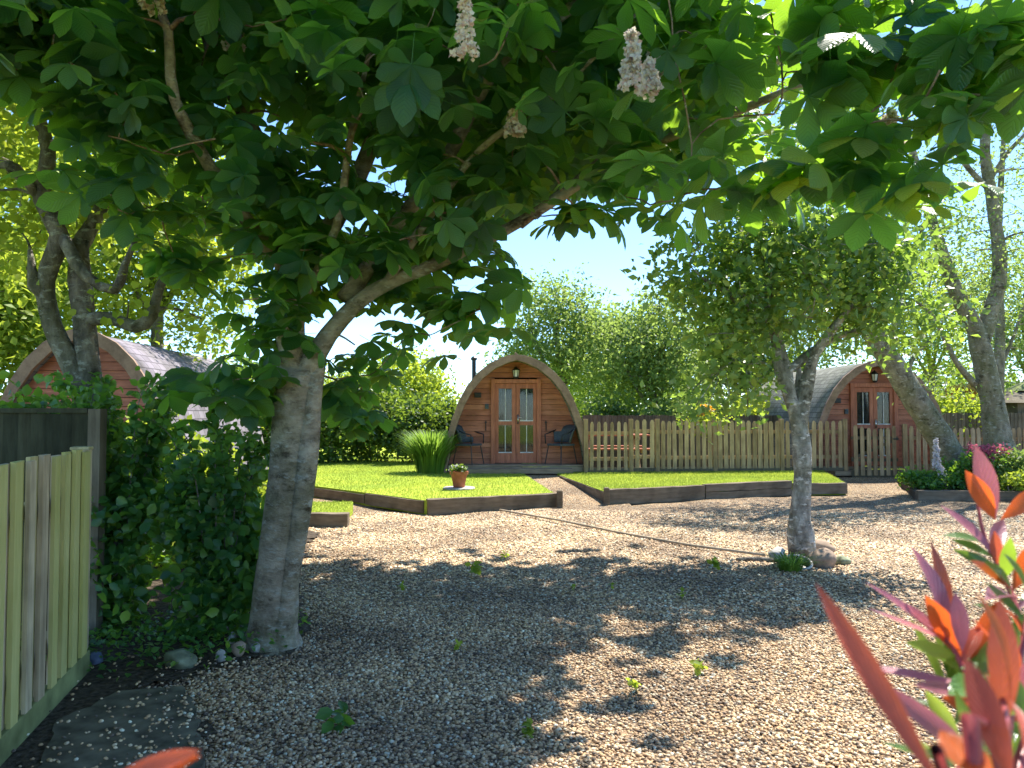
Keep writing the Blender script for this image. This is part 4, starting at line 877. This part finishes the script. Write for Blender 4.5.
tree('slender_tree', 'slender straight tree standing behind the forked trunk', base3, [[base3 + (.16,), rpt(998, 400, 17.8, .13), rpt(1000, 330, 17.8, .11), rpt(998, 250, 17.8, .09), rpt(1004, 130, 17.8, .05)], [rpt(999, 370, 17.8, .06), rpt(1012, 340, 17.8, .04), rpt(1030, 290, 17.8, .03)]],
     [(*at(1010, 250, 18), 1.4, 1.2, 2.2), (*at(1000, 360, 18), .9, .8, .8)], 60, 2600, .3, .10, m_airy, m_bark_g, zmin=2.0, group='trees at the right of the yard')

# --- background trees
def bgtree(px, pyb, pyt, Y, wpx, label, leafm=m_airy, n=9000, size=.15, seed=0, ncl=130, spread=.42, shell=.35, low=.35, name='birch_tree', barkm=m_bark_g):
    b_ = at(px, pyb, Y); z0 = 0.0; top = at(px, pyt, Y).z; rx = wpx / 2 / F * Y; H = top
    base = (b_.x, Y, 0.0); fork = H * low
    lb = [[base + (.12,), (b_.x + rx * .05, Y, fork, .10), (b_.x - rx * .05, Y, H * .65, .06), (b_.x + rx * .1, Y, H * .92, .02)]]
    for s_ in (-1, 1, .5): lb.append([(b_.x + rx * .03, Y, fork, .06), (b_.x + s_ * rx * .3, Y + .3 * s_, H * (low + .18), .045), (b_.x + s_ * rx * .55, Y, H * .75, .02)])
    mid = (H + H * low * .7) / 2; hz = (H - H * low * .7) / 2
    lo = [(b_.x, Y, mid + hz * .2, rx * .8, rx * .7, hz * .8), (b_.x - rx * .45, Y, mid - hz * .25, rx * .55, rx * .5, hz * .55), (b_.x + rx * .45, Y, mid - hz * .2, rx * .55, rx * .5, hz * .6), (b_.x + rx * .1, Y + .2, mid + hz * .45, rx * .5, rx * .5, hz * .5)]
    return tree(name, label, base, lb, lo, ncl, int(n * 1.35), spread, size, leafm, barkm, shell=shell, group='trees beyond the lawn and fence', zmin=fork * .8)
bgtree(560, 440, 272, 25, 120, 'airy pale green tree directly above the right shoulder of the porch cabin', n=8000)
bgtree(650, 440, 292, 23, 130, 'pale green tree with a dark forked trunk behind the picket fence', n=8500, low=.3)
bgtree(735, 440, 300, 26, 120, 'dense mid green tree behind the small yard tree', m_hedge, n=9000)
bgtree(610, 440, 315, 30, 120, 'rounded green tree farther back between the airy ones', m_hedge, n=6000)
bgtree(800, 440, 250, 28, 170, 'tall tree rising behind the right cabin roof', m_airy, n=8000)
bgtree(930, 440, 250, 27, 150, 'light green tree right of the right cabin, behind the leaning trunk', m_yel, n=6000)
bgtree(1030, 440, 240, 25, 170, 'light leafed tree at the right edge above the shed', m_airy, n=6500)
bgtree(400, 450, 352, 26, 110, 'sunlit yellow green tree left of the porch cabin', m_yel, n=7500, low=.2)
bgtree(330, 450, 372, 27, 110, 'yellow green tree above the dark hedge beside the big trunk', m_yel, n=7000, low=.2)
bgtree(150, 440, 110, 13, 210, 'bright yellow green tree behind the old gnarled tree', m_yel, n=13000, size=.11, spread=.28, low=.45)
bgtree(20, 440, 90, 15, 200, 'bright green tree at the left edge beyond the cabin', m_yel, n=11000, size=.12, spread=.3)
bgtree(-60, 440, 200, 11, 200, 'leafy green tree just past the left edge', m_yel, n=7000)

# --- shrubs
def shoots(e, k, rx, H, leafm, size):
    S = Skel(); pts = []
    for i in range(k):
        a = random.uniform(0, 6.28); x0, y0 = rx * .4 * math.cos(a), rx * .4 * math.sin(a); hh = H * random.uniform(.95, 1.3); dx, dy = rx * random.uniform(.2, .8) * math.cos(a), rx * random.uniform(.2, .8) * math.sin(a)
        c = catmull([(x0, y0, H * .5, .006), (x0 + dx * .4, y0 + dy * .4, H * .5 + (hh - H * .5) * .75, .004), (x0 + dx, y0 + dy, hh, .002)], .04)
        S.tw.tube([p for p, _ in c], [r_ for _, r_ in c], 4); pts += [tuple(p) for p, _ in c[2:]]
    S.tw.build('shoots', m_bark_d, e); crown_from(np.array(pts), len(pts) * 5, .025, T_ROUND, size, leafm, e, .9, 'shoot_leaves', 1.0)
def shrub(name, label, px, Y, wpx, top, leafm, n, size, depth=None, z0=0.0, tpl=T_ROUND, group=None, ncl=60, spread=.12, cat='shrub', shell=.5, lumps=5, x=None):
    X0 = (px - 512) / F * Y if x is None else x; rx = wpx / 2 / F * Y; H = top; ry = depth or rx
    e = empty(name, (X0, Y, z0)); tag(e, label, cat, group)
    lo = [(0, 0, H * .45, rx * .8, ry * .8, H * .48)]
    for i in range(lumps): a = 6.28 * i / lumps + random.random(); lo.append((rx * .5 * math.cos(a), ry * .5 * math.sin(a), H * random.uniform(.35, .72), rx * .45, ry * .45, H * .28))
    cl = ell_pts(ncl, lo, shell); cl[:, 2] = np.maximum(cl[:, 2], .06)
    S = Skel()
    for i in range(3): S.limb([(random.uniform(-.1, .1), random.uniform(-.1, .1), -.02, .022), (random.uniform(-.2, .2) * rx, 0, H * .4, .015), (random.uniform(-.4, .4) * rx, 0, H * .75, .008)], k=6, step=.2)
    for c in cl: S.branch(c, k=4, rmax=.012, tip=.003)
    S.trunk.build('stem', m_bark_d, e, smooth=True); S.tw.build('branches', m_bark_d, e)
    crown_from(cl, n, spread, tpl, size, leafm, e, .9, 'foliage', 1.0, keep=lambda P: P[:, 2] > .01)
    return e
G = 'dark green bushes beside the left fence'
shoots(shrub('laurel_bush', 'dark green bush filling the gap beside the end of the left fence', 118, 5.2, 95, 1.3, m_bush, 1900, .075, group=G, ncl=34, spread=.085, lumps=8), 16, .4, 1.35, m_bush, .07)
shoots(shrub('laurel_bush', 'rounded dark bush pressed against the left of the big trunk', 220, 5.15, 105, 1.12, m_bush, 3000, .075, group=G, ncl=52, spread=.085, lumps=8), 16, .4, 1.2, m_bush, .07)
shoots(shrub('laurel_bush', 'taller dark bush behind the others with tips above the cabin eave', 125, 5.9, 100, 1.68, m_bush, 1500, .08, group=G, ncl=34, spread=.09, lumps=8), 9, .5, 1.4, m_bush, .07)
shrub('laurel_bush', 'sunlit bush farther back between the fence and the big trunk', 185, 7.6, 170, 1.35, m_yel, 6500, .07, group=G, ncl=90)
shrub('laurel_bush', 'overhanging dark bush on top of the shaded fence', 40, 5.6, 110, 1.75, m_bush, 3400, .08, group=G, ncl=80)
HG = 'hedge shrubs along the back of the left lawn'
for i, (px, w_, top, lm, lab) in enumerate([(235, 70, 1.9, m_yel, 'sunlit yellow shrub glimpsed left of the big trunk'), (285, 70, 1.9, m_hedge, 'dark hedge shrub hidden mostly by the big trunk'), (335, 70, 2.1, m_hedge, 'dark hedge shrub just right of the big trunk'),
                          (375, 64, 2.3, m_hedge, 'tallest dark hedge shrub, mid way between the big trunk and the cabin'), (415, 60, 1.9, m_hedge, 'dark hedge shrub left of the tall grass clump'), (448, 40, 1.7, m_hedge, 'hedge shrub tucked behind the left side of the porch cabin')]):
    shrub('hedge_shrub', lab, px, 19.5 + (i % 2) * .5, w_, top, lm, 5200, .10, z0=.1, group=HG, ncl=80, spread=.16, depth=.8)
FG = 'shrubs behind the picket fence'
for i, (px, w_, top, lm, lab) in enumerate([(612, 70, 1.9, m_hedge, 'green shrub behind the picket fence next to the porch cabin'), (665, 70, 1.8, m_airy, 'pale shrub behind the picket fence under the forked background tree'), (712, 70, 2.0, m_hedge, 'green shrub behind the fence beside the orange flowers'), (760, 70, 1.9, m_yel, 'yellow green shrub behind the fence left of the right cabin'), (955, 70, 2.2, m_yel, 'yellow green shrub between the leaning trunk and the forked trunk')]):
    shrub('garden_shrub', lab, px, 21.3, w_, top, lm, 4200, .11, group=FG, ncl=70, spread=.2, depth=.8)
# far treeline
n = 46000
x = rng.uniform(-60, 60, n); top = 2.6 + 1.0 * np.sin(x * .33) + .7 * np.sin(x * .9 + 1); z = top * rng.uniform(0, 1, n) ** .7; y = 38 + rng.normal(0, 1.6, n)
o = scatter('far_treeline', T_SIMPLE[0], T_SIMPLE[1], np.stack([x, y, z], -1), leaf_rot(n, 1.0), rng.uniform(.25, .45, n), m_hedge)
tag(o, 'far line of dark trees and hedges closing the horizon', None, None, 'stuff')

# tall grass clump by the cabin
def grass_clump(name, label, loc, n, h, spread, m, w=.012, out=.5, cat='plant', group=None, flat=False):
    a = rng.uniform(0, 6.283, n); r0 = spread * np.sqrt(rng.random(n)); hh = h * rng.uniform(.6, 1.1, n); o_ = out * rng.uniform(.2, 1, n) * h
    V = []; Fq = []; Ft = []
    ca, sa = np.cos(a), np.sin(a); bx, by = r0 * ca, r0 * sa
    for t, wv in ((0, 1), (.45, .9), (.8, .6)):
        ox = bx + ca * o_ * t * t; oy = by + sa * o_ * t * t; oz = hh * (t - .28 * t ** 3 * out * 1.5)
        V.append(np.stack([ox - sa * w * wv, oy + ca * w * wv, oz], -1)); V.append(np.stack([ox + sa * w * wv, oy - ca * w * wv, oz], -1))
    t = 1.0; V.append(np.stack([bx + ca * o_, by + sa * o_, hh * (1 - .42 * out)], -1))
    V = np.stack(V, 1).reshape(-1, 3); off = np.arange(n)[:, None] * 7
    Q = np.concatenate([off + np.array([0, 1, 3, 2]), off + np.array([2, 3, 5, 4])]); T = off + np.array([4, 5, 6])
    e = empty(name, loc); tag(e, label, cat, group); mesh_np('blades', V, [Q, T], m, e); return e
grass_clump('pampas_clump', 'tall bushy clump of ornamental grass left of the porch cabin', (-1.72, 16.3, LAWN_Z), 1100, 1.1, .32, m_reed, .014, .55)
# ------------------------------------------------------------------ pots, stones, small things
pl = gr(459, 489, LAWN_Z)
o = MB(); o.lathe([(.26, 0), (.27, .012), (.26, .03)], 22); o = o.build('stepping_stone', m_stone); o.location = (pl.x, pl.y, LAWN_Z); tag(o, 'round flat stone slab on the lawn beneath the terracotta pot', 'stone slab')
e = empty('flower_pot', (pl.x, pl.y, LAWN_Z + .031)); tag(e, 'terracotta pot of small flowers standing on the left lawn', 'flower pot')
mb = MB(); mb.lathe([(.095, 0), (.135, .21), (.155, .21), (.16, .265), (.14, .265), (.13, .235)], 24); mb.build('pot', m_terra, e, smooth=False)
cc = np.stack([rng.uniform(-.1, .1, 20), rng.uniform(-.1, .1, 20), rng.uniform(.27, .34, 20)], -1)
crown_from(cc, 260, .03, T_ROUND, .045, m_hedge, e, .9, 'foliage'); crown_from(cc[:9] + np.array((0, 0, .02)), 60, .03, T_ROUND, .03, m_petal, e, .9, 'flowers'); crown_from(cc[9:12] - np.array((.05, 0, -.02)), 30, .03, T_ROUND, .035, m_yel, e, .9, 'yellow_leaves')
def rock(label, p, s, m, name='stone', group=None, z=None):
    bm = bmesh.new(); bmesh.ops.create_icosphere(bm, subdivisions=3, radius=1); ph = random.random() * 9
    fl = [Vector((random.gauss(0, 1), random.gauss(0, 1), random.gauss(0, 1))).normalized() for _ in range(9)]
    for v in bm.verts:
        c = v.co.copy()
        for f_ in fl:
            d_ = c.dot(f_)
            if d_ > .72: c -= f_ * (d_ - .72) * .85
        c *= 1 + .05 * math.sin(c.x * 5 + ph) * math.sin(c.y * 4.3 + ph)
        v.co = Vector((c.x * s[0], c.y * s[1], c.z * s[2]))
    me = bpy.data.meshes.new(name); bm.to_mesh(me); bm.free(); me.materials.append(m); me.polygons.foreach_set('use_smooth', [True] * len(me.polygons))
    o = link(name, me, None, (p[0], p[1], s[2] * .55 if z is None else z)); o.rotation_euler = (0, 0, random.uniform(0, 3)); tag(o, label, 'stone', group); return o
g1 = 'stones at the edge of the bed by the big trunk'
for (px, py, s, m, lab) in [(180, 672, (.11, .08, .07), m_mstone, 'large rounded mossy stone under the dark bush'), (221, 666, (.035, .03, .045), m_stone, 'small upright pale stone left of the two by the big trunk'),
                            (239, 660, (.05, .04, .06), m_bstone, 'knobbly yellowish brown stone near the foot of the big trunk'), (255, 657, (.04, .035, .04), m_stone, 'white stone touching the foot of the big trunk'), (232, 648, (.03, .03, .045), m_stone, 'small grey stone half hidden behind the yellowish one'), (95, 668, (.05, .05, .04), flat_mat('blue_grey_stone', (.12, .15, .22), .8), 'bluish stone at the foot of the fence post')]:
    q = gr(px, py); rock(lab, q, s, m, group=g1, z=s[2] * .6 + .03)
g2 = 'rocks ringing the foot of the pale trunk'
for (px, py, s, m, lab) in [(777, 560, (.10, .09, .09), m_stone, 'pale grey rock left of the pale tree trunk'), (822, 566, (.17, .13, .12), m_bstone, 'big smooth brown rock right of the pale tree trunk'), (842, 564, (.09, .08, .05), m_mstone, 'flat speckled rock at the right end of the rocks by the pale trunk'), (822, 552, (.14, .12, .09), m_bstone, 'rock behind the big smooth brown one by the pale trunk')]:
    q = gr(px, py); rock(lab, q, s, m, group=g2)
q = gr(797, 568); e = empty('buried_pot', (q.x, q.y, .0)); e.rotation_euler = (R(20), 0, 0); tag(e, 'tilted dark pot with a pale rim half buried by the pale trunk', 'pot')
mb = MB(); mb.lathe([(.09, -.12), (.125, .06), (.11, .07), (.10, .02)], 20); mb.build('pot', m_black, e); mb = MB()
mb.tube([(.128 * math.cos(t * .3142), .128 * math.sin(t * .3142), .065) for t in range(21)], .012, 6, cap=False); mb.build('rim', m_stone, e, smooth=True)
q = gr(790, 573); grass_clump('grass_tuft', 'bright green grass tuft at the foot of the pale trunk', (q.x, q.y, 0), 260, .27, .09, m_reed, .006, 1.0)
# low timber batten across gravel
c1_ = [gr(500, 513), gr(560, 524), gr(620, 536), gr(690, 549), gr(765, 560)]
mb = MB(); mb.tube([(p.x, p.y, .045 + .006 * math.sin(i * 2)) for i, p in enumerate(c1_)], .015, 8); o = mb.build('garden_hose', m_rope, smooth=True); tag(o, 'long pale hose lying across the gravel to the pale trunk', 'hose')
q = gr(757, 562); mb = MB(); mb.tube([(q.x - .2, q.y + .02, .02), (q.x, q.y, .025), (q.x + .22, q.y - .02, .02)], [.02, .03, .018], 7, jit=.15); o = mb.build('fallen_stick', m_bark_d, smooth=True); tag(o, 'short dark stick at the end of the hose', 'stick')
# weeds in the gravel
wg = 'weeds sprouting in the gravel'
for i, (px, py, s, lab) in enumerate([(475, 575, .10, 'largest weed patch in the middle gravel'), (505, 560, .06, 'small weed just beyond the largest weed patch'), (402, 590, .05, 'faint weed left of the largest weed patch'), (700, 672, .055, 'bright seedling at the edge of the sunny gravel'), (632, 690, .05, 'small weed left of the bright seedling'), (574, 592, .04, 'tiny weed in the shade in the centre'), (612, 590, .05, 'weed in the shade right of centre'), (682, 600, .05, 'weed halfway to the pale trunk'), (530, 740, .06, 'weed nearest the bottom centre'), (458, 652, .05, 'weed beside the small sunlit streak of gravel'), (340, 730, .09, 'dark leafy weed at the bottom left of the gravel'), (715, 570, .09, 'low weed just left of the hose end')]):
    q = gr(px, py); e = empty('weed', (q.x, q.y, .02)); tag(e, lab, 'weed', wg)
    k_ = 14 if s > .05 else 9; a = rng.uniform(0, 6.28, k_); P = np.stack([s * .35 * np.cos(a), s * .35 * np.sin(a), rng.uniform(.01, s * .8, k_)], -1)
    scatter('leaves', T_ROUND[0], T_ROUND[1], P, leaf_rot(k_, .6), s * rng.uniform(.6, 1, k_), m_bush if 'dark' in lab else m_yel, e)
    mb = MB(); mb.tube([(0, 0, -.02), (0, 0, s * .8)], .002, 4); mb.build('stem', m_reed, e)
# ground ivy under the bushes, soil litter
n = 2600; x = rng.uniform(-3.4, -1.35, n); y = rng.uniform(4.15, 5.3, n); k = inside(soil_poly, x, y) & (rng.random(n) < np.clip((y - 4.05) * 1.2, .12, 1)); x, y = x[k], y[k]; n = len(x)
o = scatter('ground_ivy', T_ROUND[0], T_ROUND[1], np.stack([x, y, .05 + rng.uniform(0, .1, n)], -1), leaf_rot(n, .5), rng.uniform(.025, .05, n), m_bush); tag(o, 'low green leaves creeping over the soil under the bushes', None, None, 'stuff')
# mossy slab bottom left
s0 = [gr(30, 790), gr(205, 790), gr(200, 740), gr(186, 693), gr(118, 699), gr(60, 728)]
prism_sheet('paving_slab', jag([(p.x, p.y) for p in s0], .06, .009), -.03, .042, m_concrete)
bpy.data.objects['paving_slab']['kind'] = 'structure'
# raised bed at right with plants
bd = [(at(905, 0, 13.0).x, 13.0), (at(893, 0, 13.0).x + 6, 12.7), (at(893, 0, 13.0).x + 6, 16.2), (at(908, 0, 15.2).x, 16.0), (at(903, 0, 14).x, 14.2)]
prism_sheet('flower_bed', bd, 0, .14, m_soil)
sleeper((bd[0][0], bd[0][1] - .06), (bd[0][0] + 2.4, 12.84), .17, 0, 'dark sleeper along the front of the flower bed at the right')
BG = 'plants in the flower bed at the right'
e = empty('white_lupin', (*at(927, 0, 13.55)[:2], .12)); tag(e, 'tall white and lilac flower spike right of the gate', 'flower', BG)
spike((0, 0, .38), .52, e, 'flower_spike', m_petal, .07, 120, .04); spike((.05, -.05, .12), .3, e, 'flower_spike', m_petal, .11, 40, .04)
mb = MB(); mb.tube([(0, 0, 0), (0, 0, .85)], .012, 5); mb.build('stem', m_reed, e); cc = np.stack([rng.uniform(-.35, .35, 30), rng.uniform(-.2, .2, 30), rng.uniform(.02, .25, 30)], -1); crown_from(cc, 500, .05, T_SIMPLE, .10, m_bush, e, .8, 'foliage')
shrub('bedding_plant', 'bright green low plant between the flower spike and the trunks', 962, 13.7, 50, .5, m_bush, 2400, .06, z0=.12, group=BG, ncl=40, spread=.06)
shrub('bedding_plant', 'low dark ground cover plant at the left corner of the flower bed', 915, 13.6, 34, .3, m_bush, 1100, .06, z0=.12, group=BG, ncl=26, spread=.06)
e2 = shrub('bedding_plant', 'variegated bushy plant at the right end of the flower bed', 1012, 13.5, 60, .75, m_airy, 3000, .06, z0=.12, group=BG, ncl=50, spread=.07)
shrub('bedding_plant', 'yellow green strappy plant at the front of the flower bed', 1008, 13.0, 40, .35, m_yel, 1200, .08, z0=.12, group=BG, ncl=24, spread=.05, tpl=T_SIMPLE)
e = empty('pink_flower_shrub', (*at(978, 0, 13.4)[:2], .12)); tag(e, 'small shrub topped with dark pink flowers before the trunks', 'flower', BG)
cc = np.stack([rng.uniform(-.32, .32, 20), rng.uniform(-.2, .2, 20), rng.uniform(.6, .78, 20)], -1); crown_from(cc, 500, .05, T_ROUND, .045, m_pink, e, .9, 'flowers')
crown_from(cc - np.array((0, 0, .2)), 600, .12, T_ROUND, .06, m_bush, e, .9, 'foliage'); mb = MB()
for i in range(5): mb.tube([(0, 0, 0), tuple(cc[i])], .008, 4)
mb.build('stem', m_bark_d, e)
e = empty('orange_flower_bush', (*at(702, 0, 17.6)[:2], .0)); tag(e, 'bush with a cluster of bright orange flowers above the picket fence', 'shrub')
cc = np.stack([rng.uniform(-.16, .16, 14), rng.uniform(-.2, .2, 14), rng.uniform(1.45, 1.62, 14)], -1); crown_from(cc, 220, .05, T_ROUND, .07, m_orange, e, .9, 'flowers')
crown_from(cc - np.array((0, 0, .25)), 700, .22, T_ROUND, .08, m_yel, e, .9, 'foliage'); mb = MB()
for i in range(5): mb.tube([(0, 0, 0), (cc[i][0] * .5, 0, .8), tuple(cc[i])], .010, 4)
mb.build('stem', m_bark_d, e)

# ------------------------------------------------------------------ red-leaved photinia right in front of the camera
def red_mat(name, c1, c2, tc, tr=.4, rough=.3):
    return leaf_mat(name, [(0, c1), (1, c2)], tr, tc, rough, .5, veins=True, ns=22)
RM = [red_mat('photinia_red', (.42, .07, .05), (.60, .13, .07), (.9, .16, .06), .35), red_mat('photinia_orange', (.62, .11, .03), (.70, .17, .04), (1.0, .17, .03), .5),
      red_mat('photinia_pink', (.42, .14, .20), (.55, .20, .26), (.8, .2, .25), .25), red_mat('photinia_green', (.04, .13, .03), (.08, .2, .04), (.4, .6, .05), .35), red_mat('photinia_lime', (.22, .36, .05), (.32, .45, .07), (.6, .75, .1), .5)]
LT = leaf_tpl([(0, 0), (.08, .22), (.22, .62), (.4, .93), (.55, 1), (.7, .86), (.85, .52), (.94, .22), (1, 0)], .5, 0, .35)
def big_leaf(b_, t_, wd, face, curve=.08):
    """leaf mesh from base b_ to tip t_, width wd (m), face = approx normal"""
    b_ = Vector(b_); t_ = Vector(t_); y = (t_ - b_); L = y.length; y.normalize(); fz = Vector(face); z = (fz - y * fz.dot(y)).normalized(); x = y.cross(z)
    out = []
    for (a, t, c) in LT[0]:
        bow = curve * math.sin(math.pi * t) * L
        out.append(b_ + x * (a * wd) + y * (t * L) + z * (c * wd * 1.0 + bow))
    return out
def photinia(name, label, base, leaves, stems):
    e = empty(name, base); tag(e, label, 'shrub'); bv_ = Vector(base)
    mb = MB()
    for L in leaves:
        (px0, py0, y0), (px1, py1, y1), wpx, mi, fc = L
        b_ = at(px0, py0, y0); t_ = at(px1, py1, y1); wd = wpx / F * (y0 + y1) / 2 * (.66 if max(y0, y1) < .58 else .85)
        vs = big_leaf(b_, t_, wd, fc, random.uniform(-.05, .10)); vs = [v - bv_ for v in vs]
        fs = [tuple(int(i) for i in q) for ff in LT[1] for q in ff]
        mb.add(vs, fs, mi)
    o = mb.build('foliage', RM, e, smooth=True)
    ul = o.data.uv_layers.new(name='UVMap'); k_ = len(LT[0]); li = np.zeros(len(o.data.loops), np.int32); o.data.loops.foreach_get('vertex_index', li); ul.data.foreach_set('uv', LT[2].astype(np.float32)[li % k_].ravel())
    mb = MB()
    for st in stems: 
        c = catmull([(*(Vector(p[:3]) - bv_), p[3]) for p in st], .03); mb.tube([p for p, _ in c], [r_ for _, r_ in c], 7)
    mb.build('stem', m_stem, e, smooth=True); return e
m_stem = flat_mat('red_stem', (.30, .05, .05), .45, .4, nscale=40, amt=.2)
U = (0, -1, .3); UR = (-.5, -1, .5); UL = (.5, -.9, .6); UP = (0, -.4, 1)
PH = [((948, 800, .34), (815, 582, .42), 36, 0, UR), ((992, 772, .5), (876, 680, .52), 30, 2, U), ((1005, 730, .5), (1000, 598, .52), 42, 0, UR), ((1010, 700, .5), (975, 590, .48), 34, 0, UL),
      ((1014, 790, .38), (965, 655, .42), 44, 0, UR), ((995, 790, .36), (940, 730, .4), 60, 1, U), ((1030, 790, .4), (1010, 700, .45), 50, 0, UL),
      ((958, 655, .7), (865, 582, .72), 17, 2, UP), ((965, 648, .7), (868, 608, .74), 10, 2, UP), ((948, 650, .7), (910, 545, .74), 28, 2, UL), ((948, 645, .72), (930, 540, .75), 26, 0, UL), ((950, 640, .7), (898, 600, .72), 18, 2, UP),
      ((965, 660, .7), (925, 595, .70), 26, 1, UR), ((962, 652, .68), (955, 592, .7), 22, 2, U), ((970, 660, .7), (1000, 600, .72), 26, 1, UL), ((998, 560, .8), (940, 505, .84), 17, 2, UP), ((995, 520, .82), (965, 470, .83), 22, 1, UR), ((996, 520, .83), (975, 445, .84), 28, 2, U),
      ((1000, 520, .82), (1035, 490, .84), 20, 1, UL), ((1012, 590, .75), (970, 560, .76), 28, 1, UP), ((1012, 592, .75), (1035, 540, .76), 24, 1, UL), ((1015, 600, .75), (985, 600, .7), 26, 2, UP), ((1020, 600, .7), (1060, 590, .72), 26, 3, UP),
      ((965, 700, .7), (945, 640, .72), 30, 3, U), ((1000, 690, .62), (948, 695, .6), 44, 3, UP), ((1020, 680, .62), (960, 668, .64), 30, 3, UP), ((950, 700, .7), (910, 618, .75), 12, 4, U), ((952, 690, .7), (925, 600, .74), 12, 4, UL), ((945, 680, .7), (965, 610, .74), 10, 4, U),
      ((960, 740, .6), (925, 690, .62), 18, 4, UR), ((980, 750, .55), (955, 690, .58), 16, 4, U), ((940, 705, .7), (870, 700, .72), 16, 3, UP), ((975, 765, .6), (880, 742, .62), 14, 3, UP), ((990, 740, .5), (940, 770, .46), 40, 3, UP), ((1030, 730, .55), (985, 655, .58), 30, 3, U),
      ((985, 690, .66), (850, 665, .70), 16, 2, UP), ((1000, 660, .72), (1040, 640, .72), 22, 4, UP), ((1005, 640, .74), (1050, 610, .74), 24, 3, UP), ((1010, 715, .6), (1060, 690, .6), 34, 4, UP), ((940, 760, .7), (905, 735, .74), 14, 4, UP)]
RN = [((985, 715, .66), (955, 652, .7)), ((1035, 690, .7), (1010, 590, .78)), ((1010, 590, .78), (985, 540, .82)), ((1005, 740, .6), (1020, 660, .68)), ((1020, 660, .68), (1030, 600, .72))]
for (A0, A1) in RN:
    for k_ in range(7):
        t = (k_ + .5) / 7; px = A0[0] + (A1[0] - A0[0]) * t; py = A0[1] + (A1[1] - A0[1]) * t; Y_ = A0[2] + (A1[2] - A0[2]) * t
        sa_ = math.atan2(A1[1] - A0[1], A1[0] - A0[0]) + (1 if k_ % 2 else -1) * random.uniform(.35, 1.0); l_ = random.uniform(38, 66) * .7 / Y_
        PH.append(((px, py, Y_), (px + l_ * math.cos(sa_), py + l_ * math.sin(sa_), Y_ + random.uniform(-.04, .04)), random.uniform(13, 20), random.choice([3, 0, 4, 2, 1, 3, 0]), random.choice([U, UR, UL, UP])))
for i in range(46):
    px = random.uniform(950, 1100); py = random.uniform(690, 840); Y_ = random.uniform(.62, .95); a = random.uniform(-2.4, -.7); l_ = random.uniform(45, 80) * .7 / Y_
    PH.append(((px, py, Y_), (px + l_ * math.cos(a), py + l_ * math.sin(a), Y_ + random.uniform(-.03, .05)), random.uniform(16, 26), random.choice([3, 3, 4, 2, 1, 3]), random.choice([U, UR, UL, UP])))
pbase = (.62, .72, 0)
def P4(px, py, Y, r): v = at(px, py, Y); return (v.x, v.y, v.z, r)
photinia('red_shrub', 'glossy red and orange leaved shrub in the right foreground', pbase, PH,
    [[pbase + (.012,), (.55, .68, .6, .009), P4(1010, 800, .6, .006), P4(985, 715, .66, .004), P4(955, 652, .7, .0025), P4(945, 640, .7, .0015)],
     [P4(1010, 800, .6, .006), P4(1005, 740, .6, .005), P4(1020, 660, .68, .003), P4(1030, 600, .72, .002)],
     [P4(1010, 800, .6, .006), P4(1035, 690, .7, .004), P4(1010, 590, .78, .003), P4(985, 540, .82, .0025), P4(978, 505, .83, .0015)],
     [(.55, .68, .6, .008), P4(985, 830, .38, .005), P4(1005, 740, .45, .003), P4(1003, 700, .5, .002)], [(.5, .64, .7, .006), P4(960, 830, .36, .004), P4(952, 800, .34, .002)]])
lb_ = (-.27, .5, 0)
photinia('red_sprig', 'orange and red leaf tip poking up at the bottom left', lb_, [((85, 796, .42), (202, 756, .40), 38, 1, (0, -1, .8)), ((110, 778, .405), (201, 750, .395), 30, 0, (0, -1, .9)), ((85, 800, .42), (150, 850, .42), 30, 3, UP)],
    [[lb_ + (.006,), (-.265, .48, .4, .006), (-.26, .46, .8, .005), P4(80, 900, .43, .004), P4(88, 800, .42, .002)]])
